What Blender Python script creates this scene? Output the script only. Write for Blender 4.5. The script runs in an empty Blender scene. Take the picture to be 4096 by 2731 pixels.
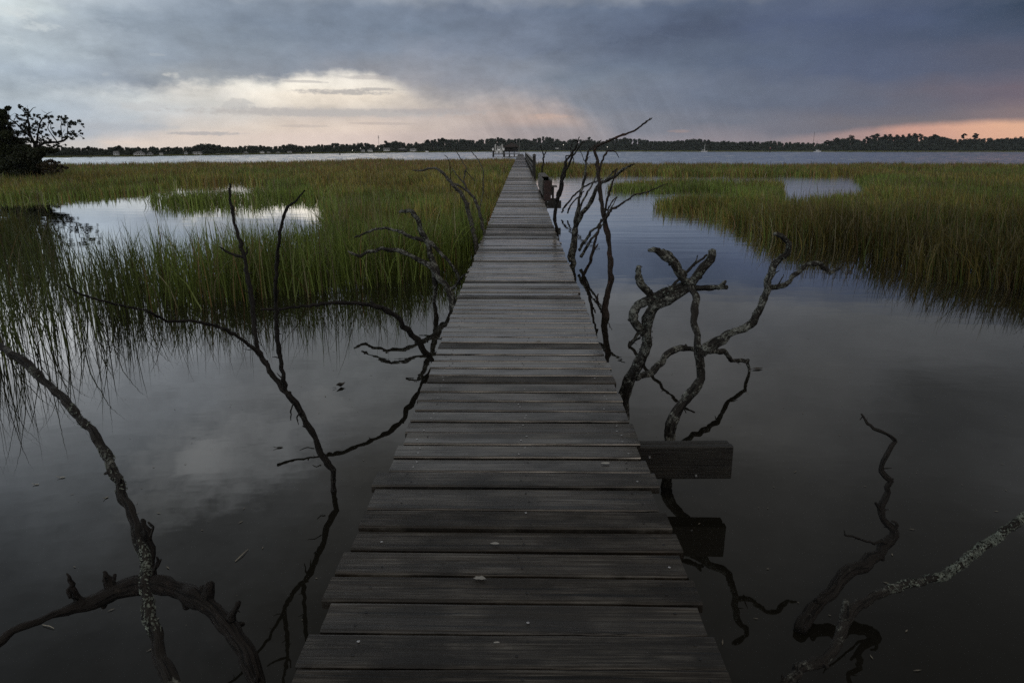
import bpy, bmesh, math, random
import numpy as np
from mathutils import Vector, Matrix, noise as mnoise

random.seed(7)
RNG = np.random.default_rng(11)
scene = bpy.context.scene
COL = scene.collection
R = math.radians

# ------------------------------------------------------------------ camera
H = 1.813                      # eye above the water
PITCH = R(15.66)
YAW = R(0.707)
cp, sp = math.cos(PITCH), math.sin(PITCH)
cy, sy = math.cos(YAW), math.sin(YAW)
CAM = Vector((0.0, 0.0, H))
S = 4096.0 / 2352.0

cam_d = bpy.data.cameras.new("camera")
cam_d.sensor_width = 36.0
cam_d.lens = 24.0
cam_d.clip_start = 0.05
cam_d.clip_end = 6000.0
cam = bpy.data.objects.new("camera", cam_d)
COL.objects.link(cam)
cam.location = CAM
cam.rotation_euler = (math.pi / 2 - PITCH, 0.0, YAW)
scene.camera = cam


def ray(X, Y):
    xc = (X - 1176.0) / 1568.0
    yc = (784.0 - Y) / 1568.0
    x, y, z = xc, cp + yc * sp, -sp + yc * cp
    return Vector((x * cy - y * sy, x * sy + y * cy, z))


def at(X, Y, depth):
    """point seen at photo position X, Y that stands 'depth' metres ahead"""
    d = ray(X, Y)
    return CAM + d * (depth / d.y)


def ground(X, Y, z=0.0):
    d = ray(X, Y)
    return CAM + d * ((z - H) / d.z)


def far(sx, sy_, depth):
    return at(sx / S, sy_ / S, depth)


def project_np(x, y, z):
    xr = x * cy + y * sy
    yr = -x * sy + y * cy
    zz = z - H
    d = yr * cp - zz * sp
    v = yr * sp + zz * cp
    d = np.maximum(d, 1e-3)
    return 2048 + 2730.7 * xr / d, 1365.5 - 2730.7 * v / d


# ------------------------------------------------------------------ helpers
def tag(o, label=None, cat=None, group=None, kind=None):
    if label: o['label'] = label
    if cat: o['category'] = cat
    if group: o['group'] = group
    if kind: o['kind'] = kind
    return o


def empty(name, loc, label, cat, group=None, rz=0.0):
    o = bpy.data.objects.new(name, None)
    o.empty_display_size = 0.2
    o.location = loc
    o.rotation_euler = (0, 0, rz)
    COL.objects.link(o)
    return tag(o, label, cat, group)


class MB:
    """collects vertices and faces for one mesh object"""
    def __init__(self):
        self.v, self.f, self.m, self.uv = [], [], [], {}

    def add(self, verts, faces, mi=0):
        b = len(self.v)
        self.v.extend([tuple(p) for p in verts])
        for f in faces:
            self.f.append(tuple(i + b for i in f))
            self.m.append(mi)

    def box(self, c, s, rot=None, mi=0, taper=1.0):
        x, y, z = s[0] / 2, s[1] / 2, s[2] / 2
        pts = []
        for dz in (-1, 1):
            k = taper if dz > 0 else 1.0
            for dx, dy in ((-1, -1), (1, -1), (1, 1), (-1, 1)):
                p = Vector((dx * x * k, dy * y * k, dz * z))
                if rot is not None: p = rot @ p
                pts.append(p + Vector(c))
        self.add(pts, [(3, 2, 1, 0), (4, 5, 6, 7), (0, 1, 5, 4), (1, 2, 6, 5), (2, 3, 7, 6), (3, 0, 4, 7)], mi)

    def cyl(self, a, b, r0, r1=None, n=10, mi=0):
        r1 = r0 if r1 is None else r1
        a, b = Vector(a), Vector(b)
        ax = (b - a).normalized()
        u = ax.orthogonal().normalized(); w = ax.cross(u)
        pts = []
        for p, r in ((a, r0), (b, r1)):
            for k in range(n):
                t = 2 * math.pi * k / n
                pts.append(p + u * (math.cos(t) * r) + w * (math.sin(t) * r))
        fs = [(k, (k + 1) % n, n + (k + 1) % n, n + k) for k in range(n)]
        fs.append(tuple(range(n - 1, -1, -1))); fs.append(tuple(range(n, 2 * n)))
        self.add(pts, fs, mi)

    def build(self, name, mats, parent=None, smooth=False, bevel=0.0):
        me = bpy.data.meshes.new(name)
        me.from_pydata(self.v, [], self.f)
        if not isinstance(mats, (list, tuple)): mats = [mats]
        for m in mats: me.materials.append(m)
        me.polygons.foreach_set("material_index", self.m)
        if self.uv:
            a = me.attributes.new("along", 'FLOAT_VECTOR', 'POINT'); arr = np.zeros((len(self.v), 3), np.float32)
            for st, q in self.uv.items(): arr[st:st + len(q)] = q
            a.data.foreach_set("vector", arr.ravel())
        if smooth: me.polygons.foreach_set("use_smooth", [True] * len(self.f))
        me.update()
        o = bpy.data.objects.new(name, me)
        COL.objects.link(o)
        if bevel > 0:
            md = o.modifiers.new("bevel", 'BEVEL'); md.width = bevel; md.segments = 2; md.limit_method = 'ANGLE'
        if parent is not None:
            o.parent = parent
            o.matrix_parent_inverse = (Matrix.Translation(parent.location) @ parent.rotation_euler.to_matrix().to_4x4()).inverted()
        return o


def np_mesh(name, verts, loops, sizes, mats, colors=None, parent=None, smooth=False):
    me = bpy.data.meshes.new(name)
    me.vertices.add(len(verts)); me.vertices.foreach_set("co", verts.astype(np.float32).ravel())
    me.loops.add(len(loops)); me.loops.foreach_set("vertex_index", loops.astype(np.int32))
    me.polygons.add(len(sizes))
    st = np.zeros(len(sizes), np.int32); st[1:] = np.cumsum(sizes)[:-1]
    me.polygons.foreach_set("loop_start", st)
    me.polygons.foreach_set("loop_total", sizes.astype(np.int32))
    if smooth: me.polygons.foreach_set("use_smooth", np.ones(len(sizes), bool))
    if not isinstance(mats, (list, tuple)): mats = [mats]
    for m in mats: me.materials.append(m)
    me.update(calc_edges=True); me.validate()
    if colors is not None:
        a = me.attributes.new("tint", 'FLOAT_COLOR', 'POINT')
        c = np.ones((len(verts), 4), np.float32); c[:, :3] = colors
        a.data.foreach_set("color", c.ravel())
    o = bpy.data.objects.new(name, me); COL.objects.link(o)
    if parent is not None:
        o.parent = parent
        o.matrix_parent_inverse = Matrix.Translation(parent.location).inverted()
    return o


def vnoise(x, y, seed=0):
    xi = np.floor(x).astype(np.int64); yi = np.floor(y).astype(np.int64)
    fx = x - xi; fy = y - yi
    fx = fx * fx * (3 - 2 * fx); fy = fy * fy * (3 - 2 * fy)
    def h(a, b):
        n = (a * 374761393 + b * 668265263 + seed * 974634777) & 0xFFFFFFFF
        n = ((n ^ (n >> 13)) * 1274126177) & 0xFFFFFFFF
        return ((n ^ (n >> 16)) & 0xFFFF) / 65535.0
    return (h(xi, yi) * (1 - fx) + h(xi + 1, yi) * fx) * (1 - fy) + (h(xi, yi + 1) * (1 - fx) + h(xi + 1, yi + 1) * fx) * fy


def fbm(x, y, seed=0, o=4):
    s = 0; a = 0.5; t = 0
    for k in range(o):
        s = s + a * vnoise(x * 2 ** k, y * 2 ** k, seed + k); t += a; a *= 0.5
    return s / t


# ------------------------------------------------------------------ materials
class NT:
    def __init__(self, tree): self.t = tree
    def n(self, kind, **kw):
        nd = self.t.nodes.new(kind)
        for k, v in kw.items():
            setattr(nd, k, v)
        return nd
    def put(self, sock, v):
        if isinstance(v, bpy.types.NodeSocket): self.t.links.new(v, sock)
        elif v is not None:
            if hasattr(sock.default_value, '__len__') and not hasattr(v, '__len__'): v = (v, v, v, 1)[:len(sock.default_value)]
            if hasattr(v, '__len__') and len(v) == 3 and len(sock.default_value) == 4: v = (*v, 1)
            sock.default_value = v
    def m(self, op, a, b=None, c=None, clamp=False):
        nd = self.n('ShaderNodeMath', operation=op); nd.use_clamp = clamp
        for i, v in enumerate((a, b, c)):
            if v is not None: self.put(nd.inputs[i], v)
        return nd.outputs[0]
    def mix(self, f, a, b, mode='MIX'):
        nd = self.n('ShaderNodeMix', data_type='RGBA', blend_type=mode)
        self.put(nd.inputs[0], f); self.put(nd.inputs[6], a); self.put(nd.inputs[7], b)
        return nd.outputs[2]
    def rng(self, v, a, b, c=0.0, d=1.0, smooth=False):
        nd = self.n('ShaderNodeMapRange'); nd.clamp = True
        if smooth: nd.interpolation_type = 'SMOOTHSTEP'
        for i, x in enumerate((v, a, b, c, d)): self.put(nd.inputs[i], x)
        return nd.outputs[0]
    def noise(self, vec, scale, detail=4, rough=0.55, w=None):
        nd = self.n('ShaderNodeTexNoise')
        if w is not None:
            nd.noise_dimensions = '4D'; self.put(nd.inputs['W'], w)
        self.put(nd.inputs['Vector'], vec); self.put(nd.inputs['Scale'], scale)
        self.put(nd.inputs['Detail'], detail); self.put(nd.inputs['Roughness'], rough)
        return nd.outputs[0]
    def scale(self, vec, s):
        nd = self.n('ShaderNodeVectorMath', operation='MULTIPLY')
        self.put(nd.inputs[0], vec); nd.inputs[1].default_value = s
        return nd.outputs[0]


def material(name):
    m = bpy.data.materials.new(name); m.use_nodes = True
    t = NT(m.node_tree)
    b = m.node_tree.nodes.get('Principled BSDF')
    return m, t, b


def plain(name, col, rough=0.6, var=0.25, scale=6.0, metal=0.0, bump=0.0, spec=0.5):
    m, t, b = material(name)
    pos = t.n('ShaderNodeTexCoord').outputs['Object']
    f = t.noise(pos, scale, 5)
    k = t.rng(f, 0.3, 0.7, 1 - var, 1 + var)
    t.put(b.inputs['Base Color'], t.mix(1.0, col, k, 'MULTIPLY'))
    b.inputs['Roughness'].default_value = rough
    b.inputs['Metallic'].default_value = metal
    b.inputs['Specular IOR Level'].default_value = spec
    if bump > 0:
        bp = t.n('ShaderNodeBump'); bp.inputs['Distance'].default_value = bump
        t.put(bp.inputs['Height'], t.noise(pos, scale * 3, 6)); t.put(b.inputs['Normal'], bp.outputs[0])
    return m


def bark(name, base, pale, amount=0.5, scale=14.0, ridge=1.0):
    """weathered wood: long split grain, cracks and crusty pale lichen patches"""
    m, t, b = material(name)
    pos = t.n('ShaderNodeTexCoord').outputs['Object']
    al = t.n('ShaderNodeAttribute', attribute_name="along").outputs['Vector']
    g = t.noise(t.scale(al, (14.0, 170.0, 170.0)), 1.0, 6, 0.65)
    fl = t.noise(t.scale(al, (60.0, 90.0, 90.0)), 1.0, 5, 0.65)
    crack = t.rng(t.noise(t.scale(al, (7.0, 110.0, 110.0)), 1.0, 3, 0.5), 0.36, 0.44)
    c = t.mix(t.rng(g, 0.28, 0.72), [x * 0.4 for x in base], [x * 2.0 for x in base])
    c = t.mix(crack, [x * 0.15 for x in base], c)
    p = t.noise(pos, scale, 7, 0.72)
    mask = t.rng(p, 0.63 - 0.2 * amount, 0.69 - 0.2 * amount)
    mask = t.m('MULTIPLY', mask, t.rng(fl, 0.40, 0.56))
    tone = t.noise(pos, scale * 4, 3, 0.6)
    c = t.mix(mask, c, t.mix(t.rng(tone, 0.3, 0.7), [x * 0.45 for x in pale], pale))
    t.put(b.inputs['Base Color'], c)
    b.inputs['Roughness'].default_value = 0.75
    b.inputs['Specular IOR Level'].default_value = 0.3
    bp = t.n('ShaderNodeBump'); bp.inputs['Distance'].default_value = 0.007 * ridge; bp.inputs['Strength'].default_value = 1.0
    h = t.m('ADD', t.m('ADD', g, t.m('MULTIPLY', fl, 0.6)), t.m('MULTIPLY', crack, 0.8))
    t.put(bp.inputs['Height'], t.m('ADD', h, t.m('MULTIPLY', mask, 0.4)))
    t.put(b.inputs['Normal'], bp.outputs[0])
    return m


def timber(name, col, rough=0.55):
    m, t, b = material(name)
    pos = t.n('ShaderNodeTexCoord').outputs['Object']
    g = t.noise(t.scale(pos, (5.0, 60.0, 90.0)), 1.0, 6, 0.65)
    bl = t.noise(pos, 6.0, 4)
    v = t.m('MULTIPLY', t.rng(g, 0.3, 0.7, 0.4, 1.6), t.rng(bl, 0.3, 0.7, 0.6, 1.4))
    t.put(b.inputs['Base Color'], t.mix(1.0, col, v, 'MULTIPLY')); b.inputs['Roughness'].default_value = rough
    bp = t.n('ShaderNodeBump'); bp.inputs['Distance'].default_value = 0.004; t.put(bp.inputs['Height'], g); t.put(b.inputs['Normal'], bp.outputs[0])
    return m


def tinted(name, rough=0.6, trans=0.0, spec=0.3):
    m, t, b = material(name)
    a = t.n('ShaderNodeAttribute', attribute_name="tint")
    t.put(b.inputs['Base Color'], a.outputs['Color'])
    b.inputs['Roughness'].default_value = rough
    b.inputs['Specular IOR Level'].default_value = spec
    if trans > 0:
        tr = t.n('ShaderNodeBsdfTranslucent'); t.put(tr.inputs[0], a.outputs['Color'])
        mx = t.n('ShaderNodeMixShader'); mx.inputs[0].default_value = trans
        out = m.node_tree.nodes.get('Material Output')
        t.t.links.new(b.outputs[0], mx.inputs[1]); t.t.links.new(tr.outputs[0], mx.inputs[2])
        t.t.links.new(mx.outputs[0], out.inputs[0])
    return m


BARK_WET = bark('wet_bark', (0.011, 0.0095, 0.008), (0.11, 0.115, 0.10), 0.15)
BARK_LICHEN = bark('lichen_bark', (0.014, 0.0125, 0.0105), (0.19, 0.20, 0.175), 0.45, 11.0)
BARK_CRUST = bark('crusted_bark', (0.017, 0.0155, 0.013), (0.30, 0.315, 0.28), 0.72, 9.0)
BARK_PALE = bark('grey_bark', (0.045, 0.042, 0.037), (0.22, 0.22, 0.20), 0.75)
BARK_DRIFT = bark('driftwood', (0.011, 0.009, 0.0075), (0.042, 0.034, 0.028), 0.3, 7.0)
BARK_RUST = bark('peeling_bark', (0.030, 0.023, 0.019), (0.13, 0.06, 0.042), 0.35, 9.0)
LICHEN = plain('lichen', (0.105, 0.122, 0.102), 0.9, 0.75, 45.0)
LEAF_DARK = tinted('leaf', 0.55, 0.15)
GRASS = tinted('grass_blade', 0.45, 0.42, 0.4)
FARLEAF = tinted('far_foliage', 0.8, 0.0, 0.1)
WOOD_OLD = plain('old_timber', (0.06, 0.054, 0.046), 0.6, 0.5, 9.0, bump=0.004)
WOOD_DARK = plain('dark_timber', (0.017, 0.0155, 0.0125), 0.6, 0.4, 9.0, bump=0.004)
WOOD_GREY = plain('silvered_timber', (0.20, 0.20, 0.195), 0.45, 0.3, 9.0, bump=0.003)
RED_PAINT = plain('faded_red_paint', (0.030, 0.013, 0.0105), 0.55, 0.5, 14.0)
STEEL = plain('galvanised_steel', (0.55, 0.56, 0.57), 0.35, 0.1, 30.0, metal=0.8)
WHITE = plain('white_paint', (0.88, 0.89, 0.89), 0.4, 0.06, 3.0)
PVC = plain('white_pvc', (0.75, 0.75, 0.73), 0.35, 0.06, 8.0)
SHINGLE = plain('dark_shingles', (0.035, 0.028, 0.026), 0.8, 0.3, 4.0)
HOUSE_A = plain('pale_siding', (0.80, 0.81, 0.80), 0.6, 0.12, 1.5)
HOUSE_B = plain('grey_siding', (0.52, 0.54, 0.55), 0.6, 0.12, 1.5)
ROOF_G = plain('grey_roof', (0.16, 0.165, 0.17), 0.7, 0.2, 2.0)
GLASS_D = plain('dark_window', (0.015, 0.018, 0.02), 0.08, 0.1, 2.0)
MUD = plain('marsh_mud', (0.03, 0.027, 0.02), 0.7, 0.3, 1.0)
BEAM = timber('dark_beam', (0.012, 0.011, 0.0082))
BLACK = plain('black_rubber', (0.012, 0.012, 0.013), 0.5, 0.2, 5.0)


def lamp_mat():
    m, t, b = material('lit_lamp')
    b.inputs['Emission Color'].default_value = (1.0, 0.93, 0.8, 1)
    b.inputs['Emission Strength'].default_value = 2.2
    return m


LAMP = lamp_mat()


def water_mat(river=False):
    m, t, b = material('river_water' if river else 'tidal_water')
    pos = t.n('ShaderNodeNewGeometry').outputs['Position']
    sep = t.n('ShaderNodeSeparateXYZ'); t.put(sep.inputs[0], pos)
    X, Y = sep.outputs[0], sep.outputs[1]
    b.inputs['Base Color'].default_value = (0.010, 0.0095, 0.0072, 1)
    b.inputs['IOR'].default_value = 1.40
    b.inputs['Roughness'].default_value = 0.10 if river else 0.012
    chop = t.noise(t.scale(pos, (0.55, 1.1, 0)), 1.0, 4, 0.6)
    # faint wake lines in the creek to the right of the boardwalk
    creek = t.m('MULTIPLY', t.rng(Y, 6.0, 26.0, 0, 1, True), t.rng(X, -0.5, 2.5, 0.12, 1, True))
    lines = t.noise(t.scale(pos, (0.22, 1.7, 0)), 1.0, 3, 0.45)
    still = t.noise(t.scale(pos, (1.2, 2.2, 0)), 1.0, 3, 0.5)
    h = t.m('MULTIPLY', chop, 0.006 if river else 0.0)
    h = t.m('ADD', h, t.m('MULTIPLY', lines, t.m('MULTIPLY', creek, 0.018)))
    h = t.m('ADD', h, t.m('MULTIPLY', still, 0.0016))
    if not river: t.put(b.inputs['Roughness'], t.m('ADD', 0.014, t.m('MULTIPLY', t.m('MULTIPLY', creek, t.rng(X, 1.0, 4.0, 0.2, 1.0)), 0.10)))
    bp = t.n('ShaderNodeBump'); bp.inputs['Distance'].default_value = 1.0; bp.inputs['Strength'].default_value = 1.0
    t.put(bp.inputs['Height'], h); t.put(b.inputs['Normal'], bp.outputs[0])
    # calm water seen at a shallow angle is close to a full mirror
    fr = t.n('ShaderNodeFresnel'); fr.inputs['IOR'].default_value = 1.40; t.put(fr.inputs['Normal'], bp.outputs[0])
    F = fr.outputs[0]
    f = t.m('ADD', F, t.m('MULTIPLY', t.m('MULTIPLY', t.rng(F, 0.25, 0.60, 0.0, 0.9, True), t.m('SUBTRACT', 1.0, F)), 1.0), clamp=True)
    gl = t.n('ShaderNodeBsdfGlossy'); gl.inputs['Color'].default_value = (1, 1, 1, 1); t.put(gl.inputs['Normal'], bp.outputs[0])
    src = b.inputs['Roughness']
    if src.is_linked: t.t.links.new(src.links[0].from_socket, gl.inputs['Roughness'])
    else: gl.inputs['Roughness'].default_value = src.default_value
    b.inputs['Specular IOR Level'].default_value = 0.0
    mx = t.n('ShaderNodeMixShader'); t.put(mx.inputs[0], f)
    out = m.node_tree.nodes.get('Material Output')
    t.t.links.new(b.outputs[0], mx.inputs[1]); t.t.links.new(gl.outputs[0], mx.inputs[2]); t.t.links.new(mx.outputs[0], out.inputs[0])
    return m


def deck_mat():
    m, t, b = material('weathered_boards')
    pos = t.n('ShaderNodeTexCoord').outputs['Object']
    at_ = t.n('ShaderNodeAttribute', attribute_name="tint")
    sep = t.n('ShaderNodeSeparateColor'); t.put(sep.inputs[0], at_.outputs['Color'])
    shade, wet, seed = sep.outputs[0], sep.outputs[1], sep.outputs[2]
    w = t.m('MULTIPLY', seed, 37.0)
    grain = t.noise(t.scale(pos, (2.2, 70.0, 4.0)), 1.0, 6, 0.65, w)
    fine = t.noise(t.scale(pos, (6.0, 320.0, 4.0)), 1.0, 4, 0.7, w)
    blot = t.noise(t.scale(pos, (3.0, 7.0, 3.0)), 1.0, 5, 0.6, w)
    knotv = t.n('ShaderNodeTexVoronoi'); knotv.voronoi_dimensions = '4D'
    t.put(knotv.inputs['Vector'], t.scale(pos, (1.5, 9.0, 1.0))); t.put(knotv.inputs['W'], w); knotv.inputs['Scale'].default_value = 1.0
    knot = t.rng(knotv.outputs['Distance'], 0.10, 0.20, 1, 0, True)
    val = t.m('MULTIPLY', t.rng(grain, 0.30, 0.70, 0.20, 1.50), t.rng(blot, 0.25, 0.75, 0.6, 1.4))
    val = t.m('MULTIPLY', val, t.rng(shade, 0, 1, 0.35, 1.65))
    val = t.m('MULTIPLY', val, t.rng(knot, 0, 1, 1.0, 0.45))
    crack = t.rng(t.noise(t.scale(pos, (0.9, 46.0, 4.0)), 1.0, 4, 0.55, w), 0.585, 0.62)
    crack = t.m('MULTIPLY', crack, t.rng(wet, 0.45, 0.65, 1.0, 0.15))
    silver = t.m('MULTIPLY', t.rng(t.noise(t.scale(pos, (2.6, 150.0, 4.0)), 1.0, 5, 0.7, w), 0.46, 0.62), t.rng(blot, 0.42, 0.60))
    col = t.mix(t.rng(blot, 0.35, 0.65), (0.0175, 0.0150, 0.0108), (0.0210, 0.0150, 0.0095))
    cc = t.mix(silver, t.mix(1.0, col, val, 'MULTIPLY'), (0.098, 0.092, 0.078))
    t.put(b.inputs['Base Color'], t.mix(crack, cc, (0.003, 0.003, 0.0025)))
    r = t.m('ADD', t.rng(wet, 0, 1, 0.50, 0.03), t.rng(blot, 0.3, 0.7, 0.16, -0.06))
    t.put(b.inputs['Roughness'], t.m('ADD', r, t.rng(fine, 0.3, 0.7, -0.05, 0.12), clamp=True))
    t.put(b.inputs['Specular IOR Level'], t.rng(wet, 0.1, 0.6, 0.35, 0.95))
    hh = t.m('ADD', t.m('MULTIPLY', grain, t.rng(wet, 0.2, 0.6, 0.0032, 0.0009)), t.m('MULTIPLY', fine, t.rng(wet, 0.2, 0.6, 0.0011, 0.00025)))
    hh = t.m('ADD', hh, t.m('MULTIPLY', blot, 0.0022)); hh = t.m('SUBTRACT', hh, t.m('MULTIPLY', crack, 0.0022))
    bp = t.n('ShaderNodeBump'); bp.inputs['Distance'].default_value = 1.0; bp.inputs['Strength'].default_value = 0.8
    t.put(bp.inputs['Height'], hh); t.put(b.inputs['Normal'], bp.outputs[0])
    return m


# ------------------------------------------------------------------ sky
def lin(c):
    out = []
    for x in c:
        x = x / 255.0
        out.append(x / 12.92 if x <= 0.04045 else ((x + 0.055) / 1.055) ** 2.4)
    return out


def azel(X, Y):
    d = ray(X, Y).normalized()
    return math.degrees(math.atan2(d.x, d.y)), math.degrees(math.asin(d.z))


SKY = [  # photo position, colour seen there
    (20, 20, (206, 216, 218)), (60, 45, (196, 206, 210)), (30, 110, (182, 194, 202)), (0, 170, (164, 177, 188)),
    (150, 20, (170, 181, 190)), (130, 90, (176, 187, 196)), (240, 30, (148, 160, 172)), (230, 100, (150, 161, 173)),
    (100, 150, (162, 174, 186)), (200, 160, (156, 167, 179)), (300, 185, (140, 149, 161)), (130, 195, (158, 170, 182)),
    (20, 215, (180, 192, 200)), (120, 225, (188, 197, 204)), (280, 222, (204, 208, 208)), (60, 270, (172, 186, 198)),
    (200, 270, (182, 191, 200)), (120, 305, (172, 182, 194)), (250, 300, (180, 185, 192)), (180, 330, (205, 200, 196)),
    (100, 250, (177, 189, 200)), (200, 240, (183, 192, 201)), (300, 268, (188, 195, 201)), (380, 262, (198, 201, 203)), (30, 300, (168, 180, 194)),
    (330, 325, (226, 210, 198)), (340, 250, (202, 205, 206)), (400, 60, (136, 148, 162)), (400, 130, (142, 153, 166)),
    (420, 175, (160, 166, 172)), (440, 215, (214, 212, 207)), (470, 240, (206, 205, 201)), (440, 280, (214, 206, 198)),
    (450, 320, (226, 211, 199)), (520, 30, (130, 142, 157)), (520, 110, (134, 145, 158)), (540, 160, (146, 152, 161)),
    (560, 195, (236, 232, 222)), (560, 225, (236, 228, 215)), (600, 258, (206, 200, 194)), (600, 290, (228, 213, 199)),
    (600, 325, (226, 209, 198)), (660, 60, (122, 134, 150)), (660, 130, (128, 139, 153)), (660, 165, (132, 139, 150)),
    (680, 195, (240, 233, 220)), (700, 228, (240, 229, 213)), (700, 258, (204, 196, 190)), (720, 290, (229, 212, 198)),
    (720, 325, (224, 206, 196)), (800, 40, (118, 130, 147)), (800, 110, (128, 139, 155)), (800, 155, (140, 145, 155)),
    (790, 180, (226, 220, 210)), (820, 228, (238, 225, 208)), (830, 258, (198, 190, 185)), (850, 290, (224, 206, 192)),
    (860, 325, (214, 196, 188)), (930, 60, (114, 126, 143)), (930, 130, (132, 139, 152)), (920, 175, (152, 153, 160)),
    (940, 205, (178, 174, 174)), (950, 235, (204, 194, 184)), (960, 262, (190, 181, 178)), (980, 290, (202, 187, 178)),
    (990, 325, (198, 182, 176)), (1060, 40, (112, 123, 141)), (1060, 120, (124, 133, 149)), (1060, 190, (144, 147, 157)),
    (1070, 232, (158, 156, 160)), (1080, 262, (184, 170, 164)), (1100, 300, (176, 164, 162)), (1100, 330, (180, 166, 163)),
    (1176, 20, (110, 121, 140)), (1180, 100, (118, 128, 146)), (1180, 170, (134, 141, 154)), (1180, 225, (148, 149, 157)),
    (1200, 255, (186, 170, 163)), (1250, 270, (188, 168, 160)), (1310, 262, (172, 158, 155)), (1260, 298, (158, 151, 154)),
    (1250, 328, (160, 150, 152)), (1290, 30, (104, 116, 136)), (1300, 110, (104, 114, 132)), (1310, 180, (120, 130, 145)),
    (1340, 230, (128, 134, 146)), (1370, 285, (132, 135, 145)), (1400, 325, (150, 145, 150)), (1420, 40, (98, 110, 131)),
    (1450, 95, (86, 96, 116)), (1440, 150, (104, 115, 133)), (1480, 230, (114, 122, 138)), (1500, 290, (122, 126, 138)),
    (1520, 325, (142, 138, 146)), (1580, 30, (88, 100, 122)), (1600, 65, (78, 88, 109)), (1600, 130, (92, 103, 123)),
    (1640, 220, (102, 111, 129)), (1650, 280, (112, 117, 131)), (1650, 318, (140, 133, 140)), (1780, 40, (82, 93, 118)),
    (1790, 140, (88, 99, 121)), (1800, 230, (98, 106, 124)), (1820, 290, (112, 113, 125)), (1830, 318, (152, 136, 138)),
    (1950, 50, (78, 89, 115)), (1960, 150, (84, 94, 118)), (1970, 240, (97, 102, 119)), (1980, 285, (112, 108, 116)),
    (1980, 308, (172, 142, 138)), (2100, 40, (74, 85, 110)), (2110, 150, (84, 92, 114)), (2120, 240, (100, 101, 115)),
    (2120, 276, (114, 108, 114)), (2130, 300, (206, 158, 142)), (2250, 30, (66, 78, 100)), (2240, 140, (84, 89, 108)),
    (2250, 230, (104, 99, 112)), (2260, 266, (120, 110, 115)), (2250, 296, (222, 172, 146)), (2340, 20, (52, 66, 86)),
    (2340, 140, (84, 87, 104)), (2345, 220, (108, 98, 110)), (2345, 262, (132, 115, 117)), (2340, 292, (228, 178, 147)),
]
HIGH = [  # azimuth, elevation, linear brightness and tint of the part of the sky above the frame
    (-45, 11, (1.4, 1.45, 1.5)), (-37, 11.5, (1.5, 1.55, 1.6)), (-37, 13.5, (1.5, 1.56, 1.62)), (-28, 13, (0.75, 0.80, 0.86)), (-18, 13, (0.46, 0.49, 0.53)),
    (-8, 13, (0.38, 0.405, 0.435)), (5, 13, (0.35, 0.37, 0.40)), (18, 13.5, (0.25, 0.262, 0.285)), (30, 13, (0.20, 0.21, 0.225)), (42, 13, (0.19, 0.20, 0.215)),
    (-45, 17, (0.85, 0.92, 1.0)), (-30, 17, (0.72, 0.78, 0.85)), (-15, 17, (0.50, 0.53, 0.55)), (0, 17, (0.38, 0.39, 0.40)),
    (15, 17, (0.38, 0.385, 0.395)), (24, 18, (0.27, 0.275, 0.28)), (33, 17, (0.13, 0.135, 0.14)), (45, 18, (0.13, 0.135, 0.14)),
    (30, 14.5, (0.29, 0.30, 0.315)), (42, 21, (0.26, 0.27, 0.28)), (36, 25, (0.15, 0.152, 0.152)),
    (-45, 22, (0.45, 0.50, 0.56)), (-34, 22, (0.62, 0.68, 0.74)), (-20, 21.5, (0.62, 0.65, 0.68)), (-10, 22, (0.50, 0.515, 0.52)), (3, 22, (0.36, 0.365, 0.36)), (18, 22, (0.32, 0.32, 0.315)),
    (-45, 27, (0.26, 0.29, 0.32)), (-28, 27, (0.27, 0.285, 0.295)), (-12, 27, (0.27, 0.27, 0.26)), (3, 26, (0.26, 0.26, 0.25)),
    (18, 27, (0.20, 0.20, 0.195)), (40, 28, (0.12, 0.122, 0.122)),
    (-45, 34, (0.15, 0.16, 0.17)), (-15, 34, (0.16, 0.16, 0.155)), (10, 34, (0.14, 0.14, 0.133)), (40, 34, (0.095, 0.097, 0.097)),
    (-40, 46, (0.075, 0.075, 0.075)), (0, 46, (0.05, 0.05, 0.048)), (40, 46, (0.06, 0.06, 0.06)),
    (-40, 62, (0.17, 0.17, 0.17)), (0, 62, (0.17, 0.17, 0.17)), (40, 62, (0.17, 0.17, 0.17)),
    (-40, 85, (0.20, 0.20, 0.205)), (0, 85, (0.20, 0.20, 0.205)), (40, 85, (0.20, 0.20, 0.205)),
]


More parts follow.
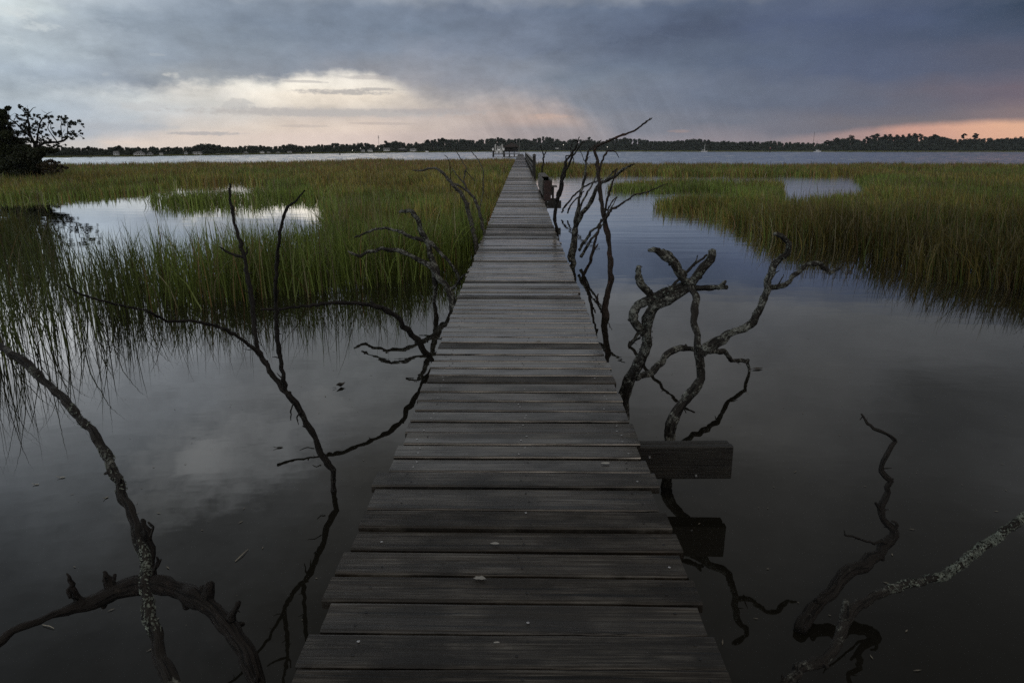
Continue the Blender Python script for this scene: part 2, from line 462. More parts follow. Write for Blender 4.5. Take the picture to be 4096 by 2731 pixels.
def build_world():
    w = bpy.data.worlds.new("World"); scene.world = w; w.use_nodes = True
    t = NT(w.node_tree)
    for nd in list(w.node_tree.nodes): w.node_tree.nodes.remove(nd)
    # lower edge of the dark cloud deck (photo positions); everything under it is the clear strip
    EDGE = [(-200, 205), (0, 200), (120, 207), (230, 205), (340, 208), (420, 197), (500, 189), (570, 181), (640, 186), (700, 176), (760, 166), (850, 169),
            (900, 188), (960, 226), (1040, 243), (1100, 238), (1180, 233), (1260, 241), (1310, 254), (1350, 278), (1400, 312), (1460, 352), (1660, 352), (1740, 336), (1800, 320),
            (1880, 310), (1960, 302), (2050, 292), (2150, 284), (2250, 279), (2352, 278), (2500, 276)]
    def under(x, y): return y > np.interp(x, [e[0] for e in EDGE], [e[1] for e in EDGE])
    pts = [(*azel(x, y), [q * 1.07 for q in lin(c)]) for x, y, c in SKY if not under(x, y)] + HIGH
    low = [(*azel(x, y), lin(c)) for x, y, c in SKY if under(x, y)]
    def colour_low(a, e):
        P_ = np.array([[p[0], p[1]] for p in low]); C_ = np.array([p[2] for p in low])
        dx = (P_[:, 0] - a) / 5.0; dy = (P_[:, 1] - e) / 0.9
        wgt = 1.0 / (dx * dx + dy * dy + 0.02) ** 2.2
        return (wgt[:, None] * C_).sum(0) / wgt.sum() * 1.06
    P = np.array([[p[0], p[1]] for p in pts]); C = np.array([p[2] for p in pts])
    # elevation is compressed towards the zenith so that near-horizon structure is kept
    def ev(e): return np.where(e < 12, e, 12 + (e - 12) * 0.35)
    def colour(a, e):
        dx = (P[:, 0] - a) / 5.2; dy = (ev(P[:, 1]) - ev(np.array(e))) / 1.0
        wgt = 1.0 / (dx * dx + dy * dy + 0.02) ** 2.2
        return (wgt[:, None] * C).sum(0) / wgt.sum()
    rows = [0.0, 0.7, 1.4, 2.0, 2.6, 3.2, 3.8, 4.4, 5.2, 6.2, 7.4, 8.8, 10.2, 12.0, 14.0, 16.5, 19.0, 22.0, 25.5, 30.0, 36.0, 48.0, 60.0, 85.0]
    stops = np.concatenate([[-60], np.linspace(-40, 40, 29), [60]])
    gen = t.n('ShaderNodeTexCoord').outputs['Generated']
    sep = t.n('ShaderNodeSeparateXYZ'); t.put(sep.inputs[0], gen)
    az = t.m('MULTIPLY', t.m('ARCTAN2', sep.outputs[0], sep.outputs[1]), 57.29578)
    el = t.m('MULTIPLY', t.m('ARCSINE', sep.outputs[2]), 57.29578)
    eh = t.m('MAXIMUM', el, 0.0)
    # cloud space: stretched sideways near the horizon, opening up higher
    st = t.m('ADD', 1.0, t.m('MULTIPLY', eh, 0.10))
    comb = t.n('ShaderNodeCombineXYZ')
    t.put(comb.inputs[0], t.m('MULTIPLY', az, 0.20)); t.put(comb.inputs[1], t.m('MULTIPLY', eh, 0.42))
    v = comb.outputs[0]
    n1 = t.n('ShaderNodeTexNoise'); t.put(n1.inputs['Vector'], v); n1.inputs['Scale'].default_value = 1.6; n1.inputs['Detail'].default_value = 7; n1.inputs['Roughness'].default_value = 0.58
    s1 = t.n('ShaderNodeSeparateColor'); t.put(s1.inputs[0], n1.outputs['Color'])
    wamp = t.rng(eh, 0.2, 6.0, 0.5, 1.9)
    wel = t.m('MULTIPLY', t.m('SUBTRACT', s1.outputs[0], 0.5), wamp)
    waz = t.m('MULTIPLY', t.m('SUBTRACT', s1.outputs[1], 0.5), 5.0)
    el2 = t.m('ADD', eh, wel); az2 = t.m('ADD', az, waz)
    fac = t.m('DIVIDE', t.m('ADD', az2, 60.0), 120.0, clamp=True)
    def stack(rows_, fn, elv):
        col_ = None
        for j, e in enumerate(rows_):
            cr = t.n('ShaderNodeValToRGB'); ramp = cr.color_ramp
            while len(ramp.elements) < len(stops): ramp.elements.new(0.5)
            order = [(float((a + 60) / 120), fn(max(-44, min(44, a)), e)) for a in stops]
            for k, (p_, c_) in enumerate(order): ramp.elements[k].position = p_
            for k, (p_, c_) in enumerate(order): ramp.elements[k].color = (*[float(q) for q in c_], 1)
            t.put(cr.inputs[0], fac)
            col_ = cr.outputs[0] if col_ is None else t.mix(t.rng(elv, rows_[j - 1], e), col_, cr.outputs[0])
        return col_
    deckc = stack(rows, colour, el2)
    lowc = stack([0.0, 0.5, 1.0, 1.6, 2.2, 2.8, 3.4, 4.0, 4.7, 5.5, 6.5], colour_low, t.m('ADD', eh, t.m('MULTIPLY', wel, 0.25)))
    er = t.n('ShaderNodeValToRGB'); ramp = er.color_ramp
    ed = []
    for (x, y) in EDGE:
        a_, e_ = azel(x, y); ed.append((a_, e_))
    while len(ramp.elements) < len(ed): ramp.elements.new(0.5)
    for k, (a_, e_) in enumerate(ed): ramp.elements[k].position = (a_ + 60) / 120
    for k, (a_, e_) in enumerate(ed):
        v_ = max(0.0, (e_ + 1.0) / 14.0); ramp.elements[k].color = (v_, v_, v_, 1)
    t.put(er.inputs[0], t.m('DIVIDE', t.m('ADD', t.m('ADD', az, t.m('MULTIPLY', waz, 0.25)), 60.0), 120.0, clamp=True))
    eb = t.m('SUBTRACT', t.m('MULTIPLY', er.outputs[0], 14.0), 1.0)
    comb2 = t.n('ShaderNodeCombineXYZ'); t.put(comb2.inputs[0], t.m('MULTIPLY', az, 0.5)); t.put(comb2.inputs[1], t.m('MULTIPLY', eh, 0.9))
    puff = t.noise(comb2.outputs[0], 1.0, 7, 0.6)
    gapd = t.m('ADD', t.m('SUBTRACT', eb, eh), t.m('MULTIPLY', t.m('SUBTRACT', puff, 0.5), t.rng(az, 10.0, 20.0, 1.5, 0.35)))
    soft_ = t.m('ADD', t.rng(az, -13.0, -2.0, 0.50, 1.3, True), t.rng(az, 12.0, 22.0, 0.0, -1.0, True))
    soft_ = t.m('ADD', soft_, t.rng(az, -22.0, -36.0, 0.0, 0.6, True))
    gap = t.m('ADD', 0.5, t.m('DIVIDE', gapd, t.m('MULTIPLY', soft_, 2.0)))
    gap = t.rng(gap, 0.0, 1.0, 0, 1, True)
    col = t.mix(gap, deckc, lowc)
    # billows: soft light and dark inside the cloud deck
    n2 = puff
    comb3 = t.n('ShaderNodeCombineXYZ'); t.put(comb3.inputs[0], t.m('MULTIPLY', az, 0.16)); t.put(comb3.inputs[1], t.m('MULTIPLY', eh, 0.34))
    big = t.noise(comb3.outputs[0], 1.0, 5, 0.55)
    n3 = t.noise(v, 9.0, 6, 0.6)
    tex = t.m('ADD', t.rng(n2, 0.3, 0.7, -0.09, 0.09), t.m('ADD', t.rng(big, 0.3, 0.7, -0.14, 0.14), t.rng(n3, 0.3, 0.7, -0.02, 0.02)))
    tex = t.m('MULTIPLY', tex, t.rng(az, 0.0, 25.0, 1.0, 0.45))
    tex = t.m('MULTIPLY', tex, t.rng(eh, 0.0, 4.0, 0.3, 1.0))
    col = t.mix(1.0, col, t.m('ADD', 1.0, tex), 'MULTIPLY')

    def blob(X, Y, wx, wy, c, amt, edge=0.6, soft=0.7, rough=1.0):
        nonlocal col
        a0, e0 = azel(X, Y)
        a1, _ = azel(X + wx, Y); _, e1 = azel(X, Y - wy)
        sa, se = abs(a1 - a0), abs(e1 - e0)
        dx = t.m('DIVIDE', t.m('SUBTRACT', t.m('ADD', az, t.m('MULTIPLY', waz, 0.15 * rough)), a0), sa)
        dy = t.m('DIVIDE', t.m('SUBTRACT', t.m('ADD', eh, t.m('MULTIPLY', wel, 0.10 * rough)), e0), se)
        q = t.m('SUBTRACT', 1.0, t.m('ADD', t.m('MULTIPLY', dx, dx), t.m('MULTIPLY', dy, dy)))
        q = t.m('ADD', q, t.m('MULTIPLY', t.m('SUBTRACT', n3, 0.5), edge * 2.2))
        f = t.m('MULTIPLY', t.rng(q, 0.0, soft, 0, 1, True), amt)
        col = t.mix(f, col, [float(q_) for q_ in lin(c)])

    blob(790, 212, 130, 8, (176, 172, 170), 0.8, 1.3, 1.0, 1.5)
    blob(860, 206, 70, 5, (176, 172, 170), 0.7, 1.3, 1.0, 1.5)
    blob(760, 259, 380, 12, (192, 187, 184), 0.85, 0.9, 0.9)
    blob(1010, 256, 160, 9, (178, 172, 172), 0.7, 0.9, 1.2)
    blob(470, 307, 100, 6, (184, 180, 180), 0.8, 1.2, 1.0, 1.4)
    blob(250, 292, 190, 12, (184, 189, 196), 0.7, 0.9, 1.2)
    blob(700, 290, 70, 4, (202, 190, 182), 0.6)
    blob(880, 284, 90, 4, (190, 178, 172), 0.5)
    blob(394, 173, 22, 9, (214, 214, 210), 0.55, 1.6, 1.2)
    blob(245, 172, 14, 7, (182, 189, 195), 0.4, 1.6, 1.2)
    blob(360, 125, 26, 5, (172, 180, 188), 0.5, 0.9)
    blob(545, 240, 40, 16, (196, 194, 192), 0.6, 1.2)
    blob(330, 245, 60, 14, (196, 197, 198), 0.5, 1.2)
    blob(700, 188, 60, 4, (186, 182, 180), 0.6, 0.8)
    blob(850, 178, 70, 6, (176, 172, 172), 0.5, 0.8)
    blob(1255, 268, 60, 9, (212, 180, 162), 0.45, 1.2, 1.1)
    blob(1560, 302, 34, 5, (166, 145, 142), 0.6, 1.0, 1.2)
    for bx in ((40, 30, 70, 22, (214, 221, 222), .8), (95, 62, 60, 14, (206, 214, 217), .7), (20, 95, 45, 16, (198, 208, 214), .6), (180, 128, 80, 10, (178, 189, 198), .55), (0, 140, 60, 10, (176, 188, 198), .5),
               (330, 60, 120, 22, (138, 150, 163), .6), (640, 85, 140, 18, (122, 134, 150), .5), (520, 150, 90, 16, (136, 144, 155), .6), (1500, 92, 130, 16, (84, 94, 114), .6), (1590, 70, 110, 22, (78, 88, 109), .6), (1120, 60, 130, 20, (108, 118, 136), .5)):
        blob(*bx, 1.5, 1.4, 1.4)
    # bright rift high up on the left that shows as a pale patch in the water
    for (a0, e0, sa, se, c, amt) in ((-26.8, 23.2, 2.2, 1.5, (1.8, 1.84, 1.85), 0.85), (-25.5, 23.5, 7.0, 3.6, (0.95, 0.99, 1.02), 0.75), (-17.0, 20.5, 3.0, 1.5, (0.75, 0.77, 0.78), 0.6), (-30.5, 26.0, 3.0, 1.6, (0.7, 0.74, 0.76), 0.6)):
        dx = t.m('DIVIDE', t.m('SUBTRACT', t.m('ADD', az, t.m('MULTIPLY', waz, 0.5)), a0), sa); dy = t.m('DIVIDE', t.m('SUBTRACT', t.m('ADD', eh, wel), e0), se)
        q = t.m('SUBTRACT', 1.0, t.m('ADD', t.m('MULTIPLY', dx, dx), t.m('MULTIPLY', dy, dy)))
        q = t.m('ADD', q, t.m('MULTIPLY', t.m('SUBTRACT', puff, 0.5), 2.6))
        col = t.mix(t.m('MULTIPLY', t.rng(q, -0.5, 1.3, 0, 1, True), amt), col, c)
    # rain shafts under the dark cloud: faint slanted streaks
    slant = t.m('ADD', t.m('MULTIPLY', az, 0.9), t.m('MULTIPLY', eh, 0.55))
    sc = t.n('ShaderNodeCombineXYZ'); t.put(sc.inputs[0], slant); t.put(sc.inputs[1], t.m('MULTIPLY', eh, 0.06))
    shaft = t.noise(sc.outputs[0], 1.3, 3, 0.5)
    region = t.m('MULTIPLY', t.rng(az, -8, 0, 0, 1, True), t.m('MULTIPLY', t.rng(az, 8, 24, 1, 0, True), t.rng(eh, 7.0, 2.0, 0, 1, True)))
    col = t.mix(region, col, t.mix(1.0, col, t.rng(shaft, 0.3, 0.7, 0.91, 1.09), 'MULTIPLY'))
    # below the horizon: the dim marsh
    col = t.mix(t.rng(el, -0.6, -0.05, 1, 0), col, (0.045, 0.048, 0.045))
    sky = t.n('ShaderNodeTexSky'); sky.sky_type = 'NISHITA'; sky.sun_disc = False
    sky.sun_elevation = R(58.0); sky.sun_rotation = R(160.0); sky.air_density = 1.4; sky.dust_density = 2.0
    bg1 = t.n('ShaderNodeBackground'); t.put(bg1.inputs[0], sky.outputs[0]); bg1.inputs[1].default_value = 0.05
    bg2 = t.n('ShaderNodeBackground'); t.put(bg2.inputs[0], col); bg2.inputs[1].default_value = 1.0
    mx = t.n('ShaderNodeMixShader'); mx.inputs[0].default_value = 0.97
    out = t.n('ShaderNodeOutputWorld')
    t.t.links.new(bg1.outputs[0], mx.inputs[1]); t.t.links.new(bg2.outputs[0], mx.inputs[2]); t.t.links.new(mx.outputs[0], out.inputs[0])


build_world()
fill_d = bpy.data.lights.new("sun", 'SUN'); fill_d.energy = 0.6; fill_d.angle = R(35); fill_d.color = (1.0, 0.88, 0.76)
fill_o = bpy.data.objects.new("sun", fill_d); COL.objects.link(fill_o)
fill_o.rotation_euler = (R(90 - 58), 0, R(20))   # added soft fill light from high behind the camera, to lift the grass
# ------------------------------------------------------------------ water and land
def sheet(name, x0, x1, y0, y1, z, mat, label):
    b = MB()
    b.add([(x0, y0, z), (x1, y0, z), (x1, y1, z), (x0, y1, z)], [(0, 1, 2, 3)])
    o = b.build(name, mat); tag(o, label, None, None, 'structure'); return o


WATER = water_mat()
sheet('water', -1200, 1200, -60, 1000, 0.0, WATER, 'still grey tidal water flooding the marsh and the river behind it')

def river():
    """wind-ruffled open river beyond the marsh: real waves, small against the distance"""
    ys = [60.0]
    while ys[-1] < 720: ys.append(ys[-1] * 1.0021)
    ys = np.array(ys); sx = np.linspace(-1.05, 1.05, 330)
    Y, SX = np.meshgrid(ys, sx, indexing='ij'); X = SX * Y + RNG.normal(0, 0.001, Y.shape) * Y
    n = RNG.normal(size=Y.shape); n = (np.roll(n, 1, 1) + n * 1.5 + np.roll(n, -1, 1)) / 2.0
    n = 0.5 * n + 0.5 * (np.roll(n, 1, 0) * 0.8 + n)
    fade = np.clip((Y - 60) / 16, 0, 1)
    amp = np.minimum(0.055 * np.gradient(ys)[:, None], 0.06) * fade
    Z = 0.012 + 0.06 * fade * np.clip(Y / 250, .3, 1) + n * amp
    v = np.stack([X, Y, np.maximum(Z, 0.006)], -1).reshape(-1, 3)
    r, c = Y.shape; i = np.arange(r * c).reshape(r, c)
    q = np.stack([i[:-1, :-1], i[:-1, 1:], i[1:, 1:], i[1:, :-1]], -1).reshape(-1, 4)
    o = np_mesh('river', v, q.ravel(), np.full(len(q), 4), water_mat(True), smooth=True)
    tag(o, 'wide wind-ruffled grey river between the marsh and the far woods', None, None, 'structure')


river()

SHORE = [(-400, 638), (0, 634), (200, 632), (600, 627), (1000, 620.5), (1480, 613.5), (1595, 611.5), (2000, 608.3),
         (2300, 607.8), (3000, 608.6), (4096, 608.8), (4600, 609)]
SKYLINE = [(-100, 590), (200, 592), (260, 588), (300, 586), (330, 595), (350, 586), (390, 590), (415, 595), (440, 590), (475, 583), (500, 591),
           (560, 590), (610, 587), (650, 593), (680, 587), (740, 590), (760, 587), (790, 577), (830, 574), (855, 578), (900, 585),
           (960, 586), (1000, 582), (1060, 582), (1100, 586), (1160, 575), (1200, 584), (1240, 584), (1280, 579), (1310, 577),
           (1355, 572), (1400, 577), (1450, 571), (1480, 574), (1500, 582), (1540, 577), (1580, 563), (1610, 571), (1640, 575),
           (1660, 567), (1690, 575), (1710, 560), (1740, 558), (1770, 552), (1800, 558), (1840, 556), (1870, 560), (1910, 562),
           (1940, 556), (1970, 550), (2000, 552), (2050, 556), (2100, 555), (2125, 559), (2150, 550), (2180, 548), (2210, 551),
           (2240, 561), (2260, 564), (2280, 555), (2310, 554), (2340, 559), (2380, 562), (2410, 566), (2440, 555), (2480, 555),
           (2500, 550), (2530, 555), (2560, 557), (2610, 562), (2650, 564), (2700, 562), (2740, 559), (2780, 556), (2820, 556),
           (2850, 564), (2890, 564), (2930, 566), (2970, 568), (3000, 564), (3050, 569), (3090, 564), (3130, 570), (3180, 570),
           (3240, 572), (3280, 574), (3310, 566), (3345, 556), (3400, 551), (3440, 561), (3470, 556), (3500, 551), (3540, 547),
           (3590, 545), (3630, 543), (3680, 543), (3700, 545), (3740, 541), (3780, 548), (3820, 557), (3925, 554), (3980, 554),
           (4040, 551), (4096, 547), (4300, 545)]


def shore_y(sx): return float(np.interp(sx, [p[0] for p in SHORE], [p[1] for p in SHORE]))
def skyline(sx): return float(np.interp(sx, [p[0] for p in SKYLINE], [p[1] for p in SKYLINE]))
def shore_pt(sx): return ground(sx / S, shore_y(sx) / S)


def bank():
    b = MB(); pr = []
    xs = list(range(-400, 4700, 60))
    for x in xs:
        p = shore_pt(x); q = (p - CAM); q.z = 0; q.normalize()
        pr.append((Vector((p.x, p.y, -0.2)), Vector((p.x, p.y, 0.12)) + q * 3, p * 1.0 + q * (960 - p.y) / max(q.y, .3) + Vector((0, 0, 0.6))))
    for i, (a, c, d) in enumerate(pr): b.add([a, c, d], [])
    for i in range(len(pr) - 1):
        k = 3 * i
        b.f += [(k, k + 3, k + 4, k + 1), (k + 1, k + 4, k + 5, k + 2)]; b.m += [0, 0]
    o = b.build('far_bank', MUD); tag(o, 'low dark bank along the far side of the river', None, None, 'structure')


bank()


def leaves(P, size, colour, var=0.25, flat=0.0):
    """quads with random orientation at points P; returns verts, colours"""
    n = len(P)
    a = RNG.normal(size=(n, 3)); a[:, 2] *= (1 - flat); a /= np.linalg.norm(a, axis=1)[:, None]
    r = RNG.normal(size=(n, 3)); bvec = np.cross(a, r); bvec /= np.linalg.norm(bvec, axis=1)[:, None]
    s = (size if np.ndim(size) else np.full(n, size)) * RNG.uniform(0.6, 1.4, n)
    a = a * s[:, None]; bvec = bvec * (s * RNG.uniform(0.35, 0.7, n))[:, None]
    v = np.stack([P - a, P - bvec * 1.0 + a * 0.1, P + a, P + bvec + a * 0.1], 1).reshape(-1, 3)
    c = np.asarray(colour)
    if c.ndim == 1: c = np.tile(c, (n, 1))
    c = c * RNG.uniform(1 - var, 1 + var, (n, 1))
    return v, np.repeat(c, 4, 0)


def quad_obj(name, v, c, mat, parent=None):
    n = len(v) // 4
    return np_mesh(name, v, np.arange(4 * n), np.full(n, 4), mat, c, parent)


def ball(n, c, r, zs=0.7, shell=0.55):
    d = RNG.normal(size=(n, 3)); d /= np.linalg.norm(d, axis=1)[:, None]
    rad = RNG.uniform(shell, 1.0, n) ** 0.7
    return np.asarray(c) + d * (rad * r)[:, None] * np.array([1, 1, zs])


def core(mb, c, r, zs):
    """small lumpy inner mass that stops one seeing straight through a crown"""
    rings, seg = 5, 8
    pts = []
    for i in range(rings + 1):
        th = math.pi * i / rings
        for k in range(seg):
            ph = 2 * math.pi * k / seg
            q = r * random.uniform(0.75, 1.0)
            pts.append((c[0] + q * math.sin(th) * math.cos(ph), c[1] + q * math.sin(th) * math.sin(ph), c[2] + q * zs * math.cos(th)))
    fs = [(i * seg + k, i * seg + (k + 1) % seg, (i + 1) * seg + (k + 1) % seg, (i + 1) * seg + k) for i in range(rings) for k in range(seg)]
    mb.add(pts, fs)


def far_woods():
    V, Cc, inner = [], [], MB()
    sx = -60.0
    while sx < 4260:
        p = shore_pt(sx); D0 = p.y
        px = D0 * 0.963 / 2731.0        # metres per source pixel out there
        # background wall of crowns, then lower crowns in front
        for rowi, (back, lo, hi) in enumerate(((0.16, 0.0, 0.0), (0.11, 0.12, 0.45), (0.07, 0.4, 0.7), (0.045, 0.65, 0.9))):
            dist = D0 * (1 + back * random.uniform(0.85, 1.15)) + 3
            x = sx + random.uniform(-6, 6)
            top = skyline(x); base = shore_y(x) - 3
            top = top + (base - top) * random.uniform(lo, hi) + (random.uniform(-2.0, 3.5) if rowi == 0 else 0)
            rpx = random.uniform(5, 15) if rowi else random.choice((5, 6, 7, 9, 11, 14)) * random.uniform(.85, 1.15)
            c = far(x, top + rpx * 0.75, dist)
            m_px = dist * 0.963 / 2731.0
            r = rpx * m_px
            n = 90
            P = ball(n, c, r * 1.0, random.uniform(.6, .95), 0.45)
            g = random.uniform(0.75, 1.25)
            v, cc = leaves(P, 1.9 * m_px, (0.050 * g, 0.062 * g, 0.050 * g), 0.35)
            V.append(v); Cc.append(cc)
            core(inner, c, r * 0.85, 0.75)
            # the crown's lower mass down to the bank
            cz = c.z - r * 0.8
            while cz > 0.2:
                q = (c.x + random.uniform(-.5, .5) * r, c.y, cz)
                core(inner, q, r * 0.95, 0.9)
                P = ball(36, q, r, 0.8, 0.8)
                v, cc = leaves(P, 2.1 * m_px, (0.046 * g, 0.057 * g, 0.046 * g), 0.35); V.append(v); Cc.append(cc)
                cz -= r * 1.1
        sx += 9.5
    vi = np.array(inner.v); fi = np.array(inner.f)
    v = np.concatenate([np.concatenate(V), vi[fi.ravel()]])
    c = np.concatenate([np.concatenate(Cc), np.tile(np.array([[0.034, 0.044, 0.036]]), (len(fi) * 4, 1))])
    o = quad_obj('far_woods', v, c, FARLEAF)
    tag(o, 'long dark wooded shore running along the whole far side of the river', 'woods', None, 'stuff')


far_woods()


def fringe():
    n = 26000
    sx = RNG.uniform(-300, 4500, n)
    xs = np.array([p[0] for p in SHORE]); ys = np.array([p[1] for p in SHORE])
    base = np.interp(sx, xs, ys)
    V = []
    # ground points from the shore back
    xc = (sx - 2048) / 2730.7; yc = (1365.5 - base) / 2730.7
    dx, dy, dz = xc, cp + yc * sp, -sp + yc * cp
    wx, wy = dx * cy - dy * sy, dx * sy + dy * cy
    tt = -H / dz
    x, y = wx * tt, wy * tt
    back = RNG.uniform(0, 1, n) ** 1.5
    k = 1 + back * 0.05
    x, y = x * k, y * k
    m = y / 600.0
    h = RNG.uniform(0.5, 1.0, n) * np.where(sx > 1600, 1.15, 1.6) * m
    w = 0.45 * m; lean = RNG.normal(0, 0.25, n) * m
    a = np.stack([x - w, y, np.zeros(n)], 1); b = np.stack([x + w, y, np.zeros(n)], 1); c = np.stack([x + lean, y, h], 1)
    v = np.stack([a, b, c], 1).reshape(-1, 3)
    g = RNG.uniform(0.7, 1.2, (n, 1)); mixv = RNG.uniform(0, 1, (n, 1))
    col = (np.array([[0.22, 0.27, 0.085]]) * (1 - mixv) + np.array([[0.30, 0.28, 0.12]]) * mixv) * g
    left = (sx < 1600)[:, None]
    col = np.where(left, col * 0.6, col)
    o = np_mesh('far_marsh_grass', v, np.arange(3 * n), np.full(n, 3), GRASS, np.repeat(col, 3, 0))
    tag(o, 'thin pale green strip of marsh grass at the foot of the far woods', 'grass', None, 'stuff')


fringe()


# ------------------------------------------------------------------ marsh grass
def inside(px, py, poly):
    r = np.zeros(len(px), bool); n = len(poly)
    for i in range(n):
        x0, y0 = poly[i]; x1, y1 = poly[(i + 1) % n]
        c = ((y0 > py) != (y1 > py)) & (px < (x1 - x0) * (py - y0) / (y1 - y0 + 1e-9) + x0)
        r ^= c
    return r


LEFT = [(-900, 1640), (-300, 1560), (0, 1490), (220, 1420), (330, 1395), (450, 1335), (600, 1265), (750, 1235), (900, 1213), (1100, 1195),
        (1300, 1165), (1416, 1135), (1570, 1120), (1700, 1095), (1850, 1050), (1917, 1010), (1960, 935), (1990, 880), (2060, 680),
        (2072, 640), (1900, 648), (1700, 652), (1560, 653), (1430, 652), (1300, 657), (1000, 664), (600, 669), (250, 673), (0, 680), (-900, 685)]
POND_A = [(-900, 800), (0, 792), (200, 795), (430, 780), (557, 770), (640, 757), (736, 738), (900, 730), (1080, 735), (1090, 775), (1000, 790), (900, 796),
          (740, 800), (640, 803), (605, 808), (620, 818), (800, 824), (1000, 822), (1130, 806), (1280, 803), (1340, 830), (1330, 900),
          (1250, 990), (1100, 1060), (900, 1085), (600, 1100), (450, 1110), (330, 1075), (220, 1000), (100, 930), (-900, 950)]
POND_C = [(1300, 744), (1335, 738), (1372, 742), (1365, 758), (1310, 760)]
POND_D = [(1985, 692), (2040, 680), (2050, 715), (2002, 722)]
TONGUE = [(1390, 655), (1440, 646), (1500, 643), (1560, 645), (1575, 655), (1500, 662), (1420, 662)]
R_BACK = [(2115, 703), (2440, 702), (2700, 706), (3430, 706), (4900, 706), (4900, 671), (3400, 673), (3072, 673), (2600, 668), (2115, 663)]
R_MAIN = [(3440, 706), (4900, 706), (4900, 1300), (4096, 1150), (3660, 1105), (3400, 1015), (3140, 965), (3000, 917), (2963, 893), (2875, 870),
          (2788, 862), (2700, 845), (2592, 838), (2650, 822), (2800, 812), (2950, 820), (3060, 842), (3160, 846), (3300, 838), (3420, 815), (3490, 790), (3452, 762), (3470, 735), (3425, 722)]
R_TIP = [(2420, 766), (2600, 769), (2880, 774), (2960, 790), (3010, 822), (3100, 864), (3135, 850), (3128, 800), (3100, 752), (2960, 738), (2700, 737), (2500, 744)]


def blade_mesh(name, x, y, h, w, col, label, lean_k=0.28, wind=(0.05, 0.0)):
    n = len(x)
    th = RNG.uniform(0, math.tau, n); ph = RNG.uniform(0, math.tau, n)
    L = h * np.abs(RNG.normal(0, lean_k, n)); L = np.where(RNG.uniform(0, 1, n) < 0.07, h * RNG.uniform(0.6, 1.1, n), L); L = np.minimum(L, h * 1.1)
    ts = np.array([0.0, 0.4, 0.75, 1.0]); ws = np.array([1.0, 0.85, 0.5, 0.0])
    V = np.zeros((n, 7, 3)); k = 0
    curl = RNG.uniform(1.3, 2.4, n)
    for t, wk in zip(ts, ws):
        off = L * (t ** curl)
        cx = x + np.cos(ph) * off + wind[0] * h * t; cyv = y + np.sin(ph) * off
        cz = -0.06 + (h + 0.06) * t - 0.38 * off * t
        if wk > 0:
            dx, dy = np.cos(th) * w * wk * .5, np.sin(th) * w * wk * .5
            V[:, k] = np.stack([cx - dx, cyv - dy, cz], 1); V[:, k + 1] = np.stack([cx + dx, cyv + dy, cz], 1); k += 2
        else:
            V[:, k] = np.stack([cx, cyv, cz], 1); k += 1
    base = (np.arange(n) * 7)[:, None]
    loops = (base + np.array([[0, 1, 3, 2, 2, 3, 5, 4, 4, 5, 6]])).ravel()
    sizes = np.tile([4, 4, 3], n)
    o = np_mesh(name, V.reshape(-1, 3), loops, sizes, GRASS, np.repeat(col, 7, 0))
    return tag(o, label, 'grass', None, 'stuff')


def scatter(n, y0, y1, xr, power):
    """ground points whose density falls with distance"""
    e = 2.0 - power
    u = RNG.uniform(0, 1, n)
    y = (y0 ** e + u * (y1 ** e - y0 ** e)) ** (1 / e)
    x = RNG.uniform(xr[0], xr[1], n) * y
    return x, y


GREEN = np.array([0.160, 0.215, 0.045]); LIME = np.array([0.235, 0.315, 0.070]); GOLD = np.array([0.350, 0.285, 0.080])
RUST = np.array([0.320, 0.190, 0.085]); STRAW = np.array([0.40, 0.37, 0.22]); BROWN_SILHOUETTE = np.array([0.026, 0.028, 0.012])


def grass_colour(x, y, px, py, golden, rustedge):
    n = len(x)
    f = fbm(x * 0.16 + 3, y * 0.10 + 9, 5, 3); f2 = fbm(x * 0.7, y * 0.4, 9, 3)
    g = np.clip((f - 0.42) * 3.5 + golden, 0, 1)[:, None]
    c = GREEN * (1 - f2[:, None]) + LIME * f2[:, None]
    pick = (RNG.uniform(0, 1, n)[:, None] < g * 0.75)
    c = np.where(pick, GOLD * RNG.uniform(0.7, 1.1, (n, 1)), c)
    rr = RNG.uniform(0, 1, n)
    c = np.where((rr < rustedge)[:, None], RUST, c)
    c = np.where((RNG.uniform(0, 1, n) < 0.035)[:, None], STRAW, c)
    return c * (RNG.uniform(0.35, 1.6, (n, 1)) * (0.62 + 0.9 * fbm(x * 0.9, y * 0.35, 41, 3))[:, None])


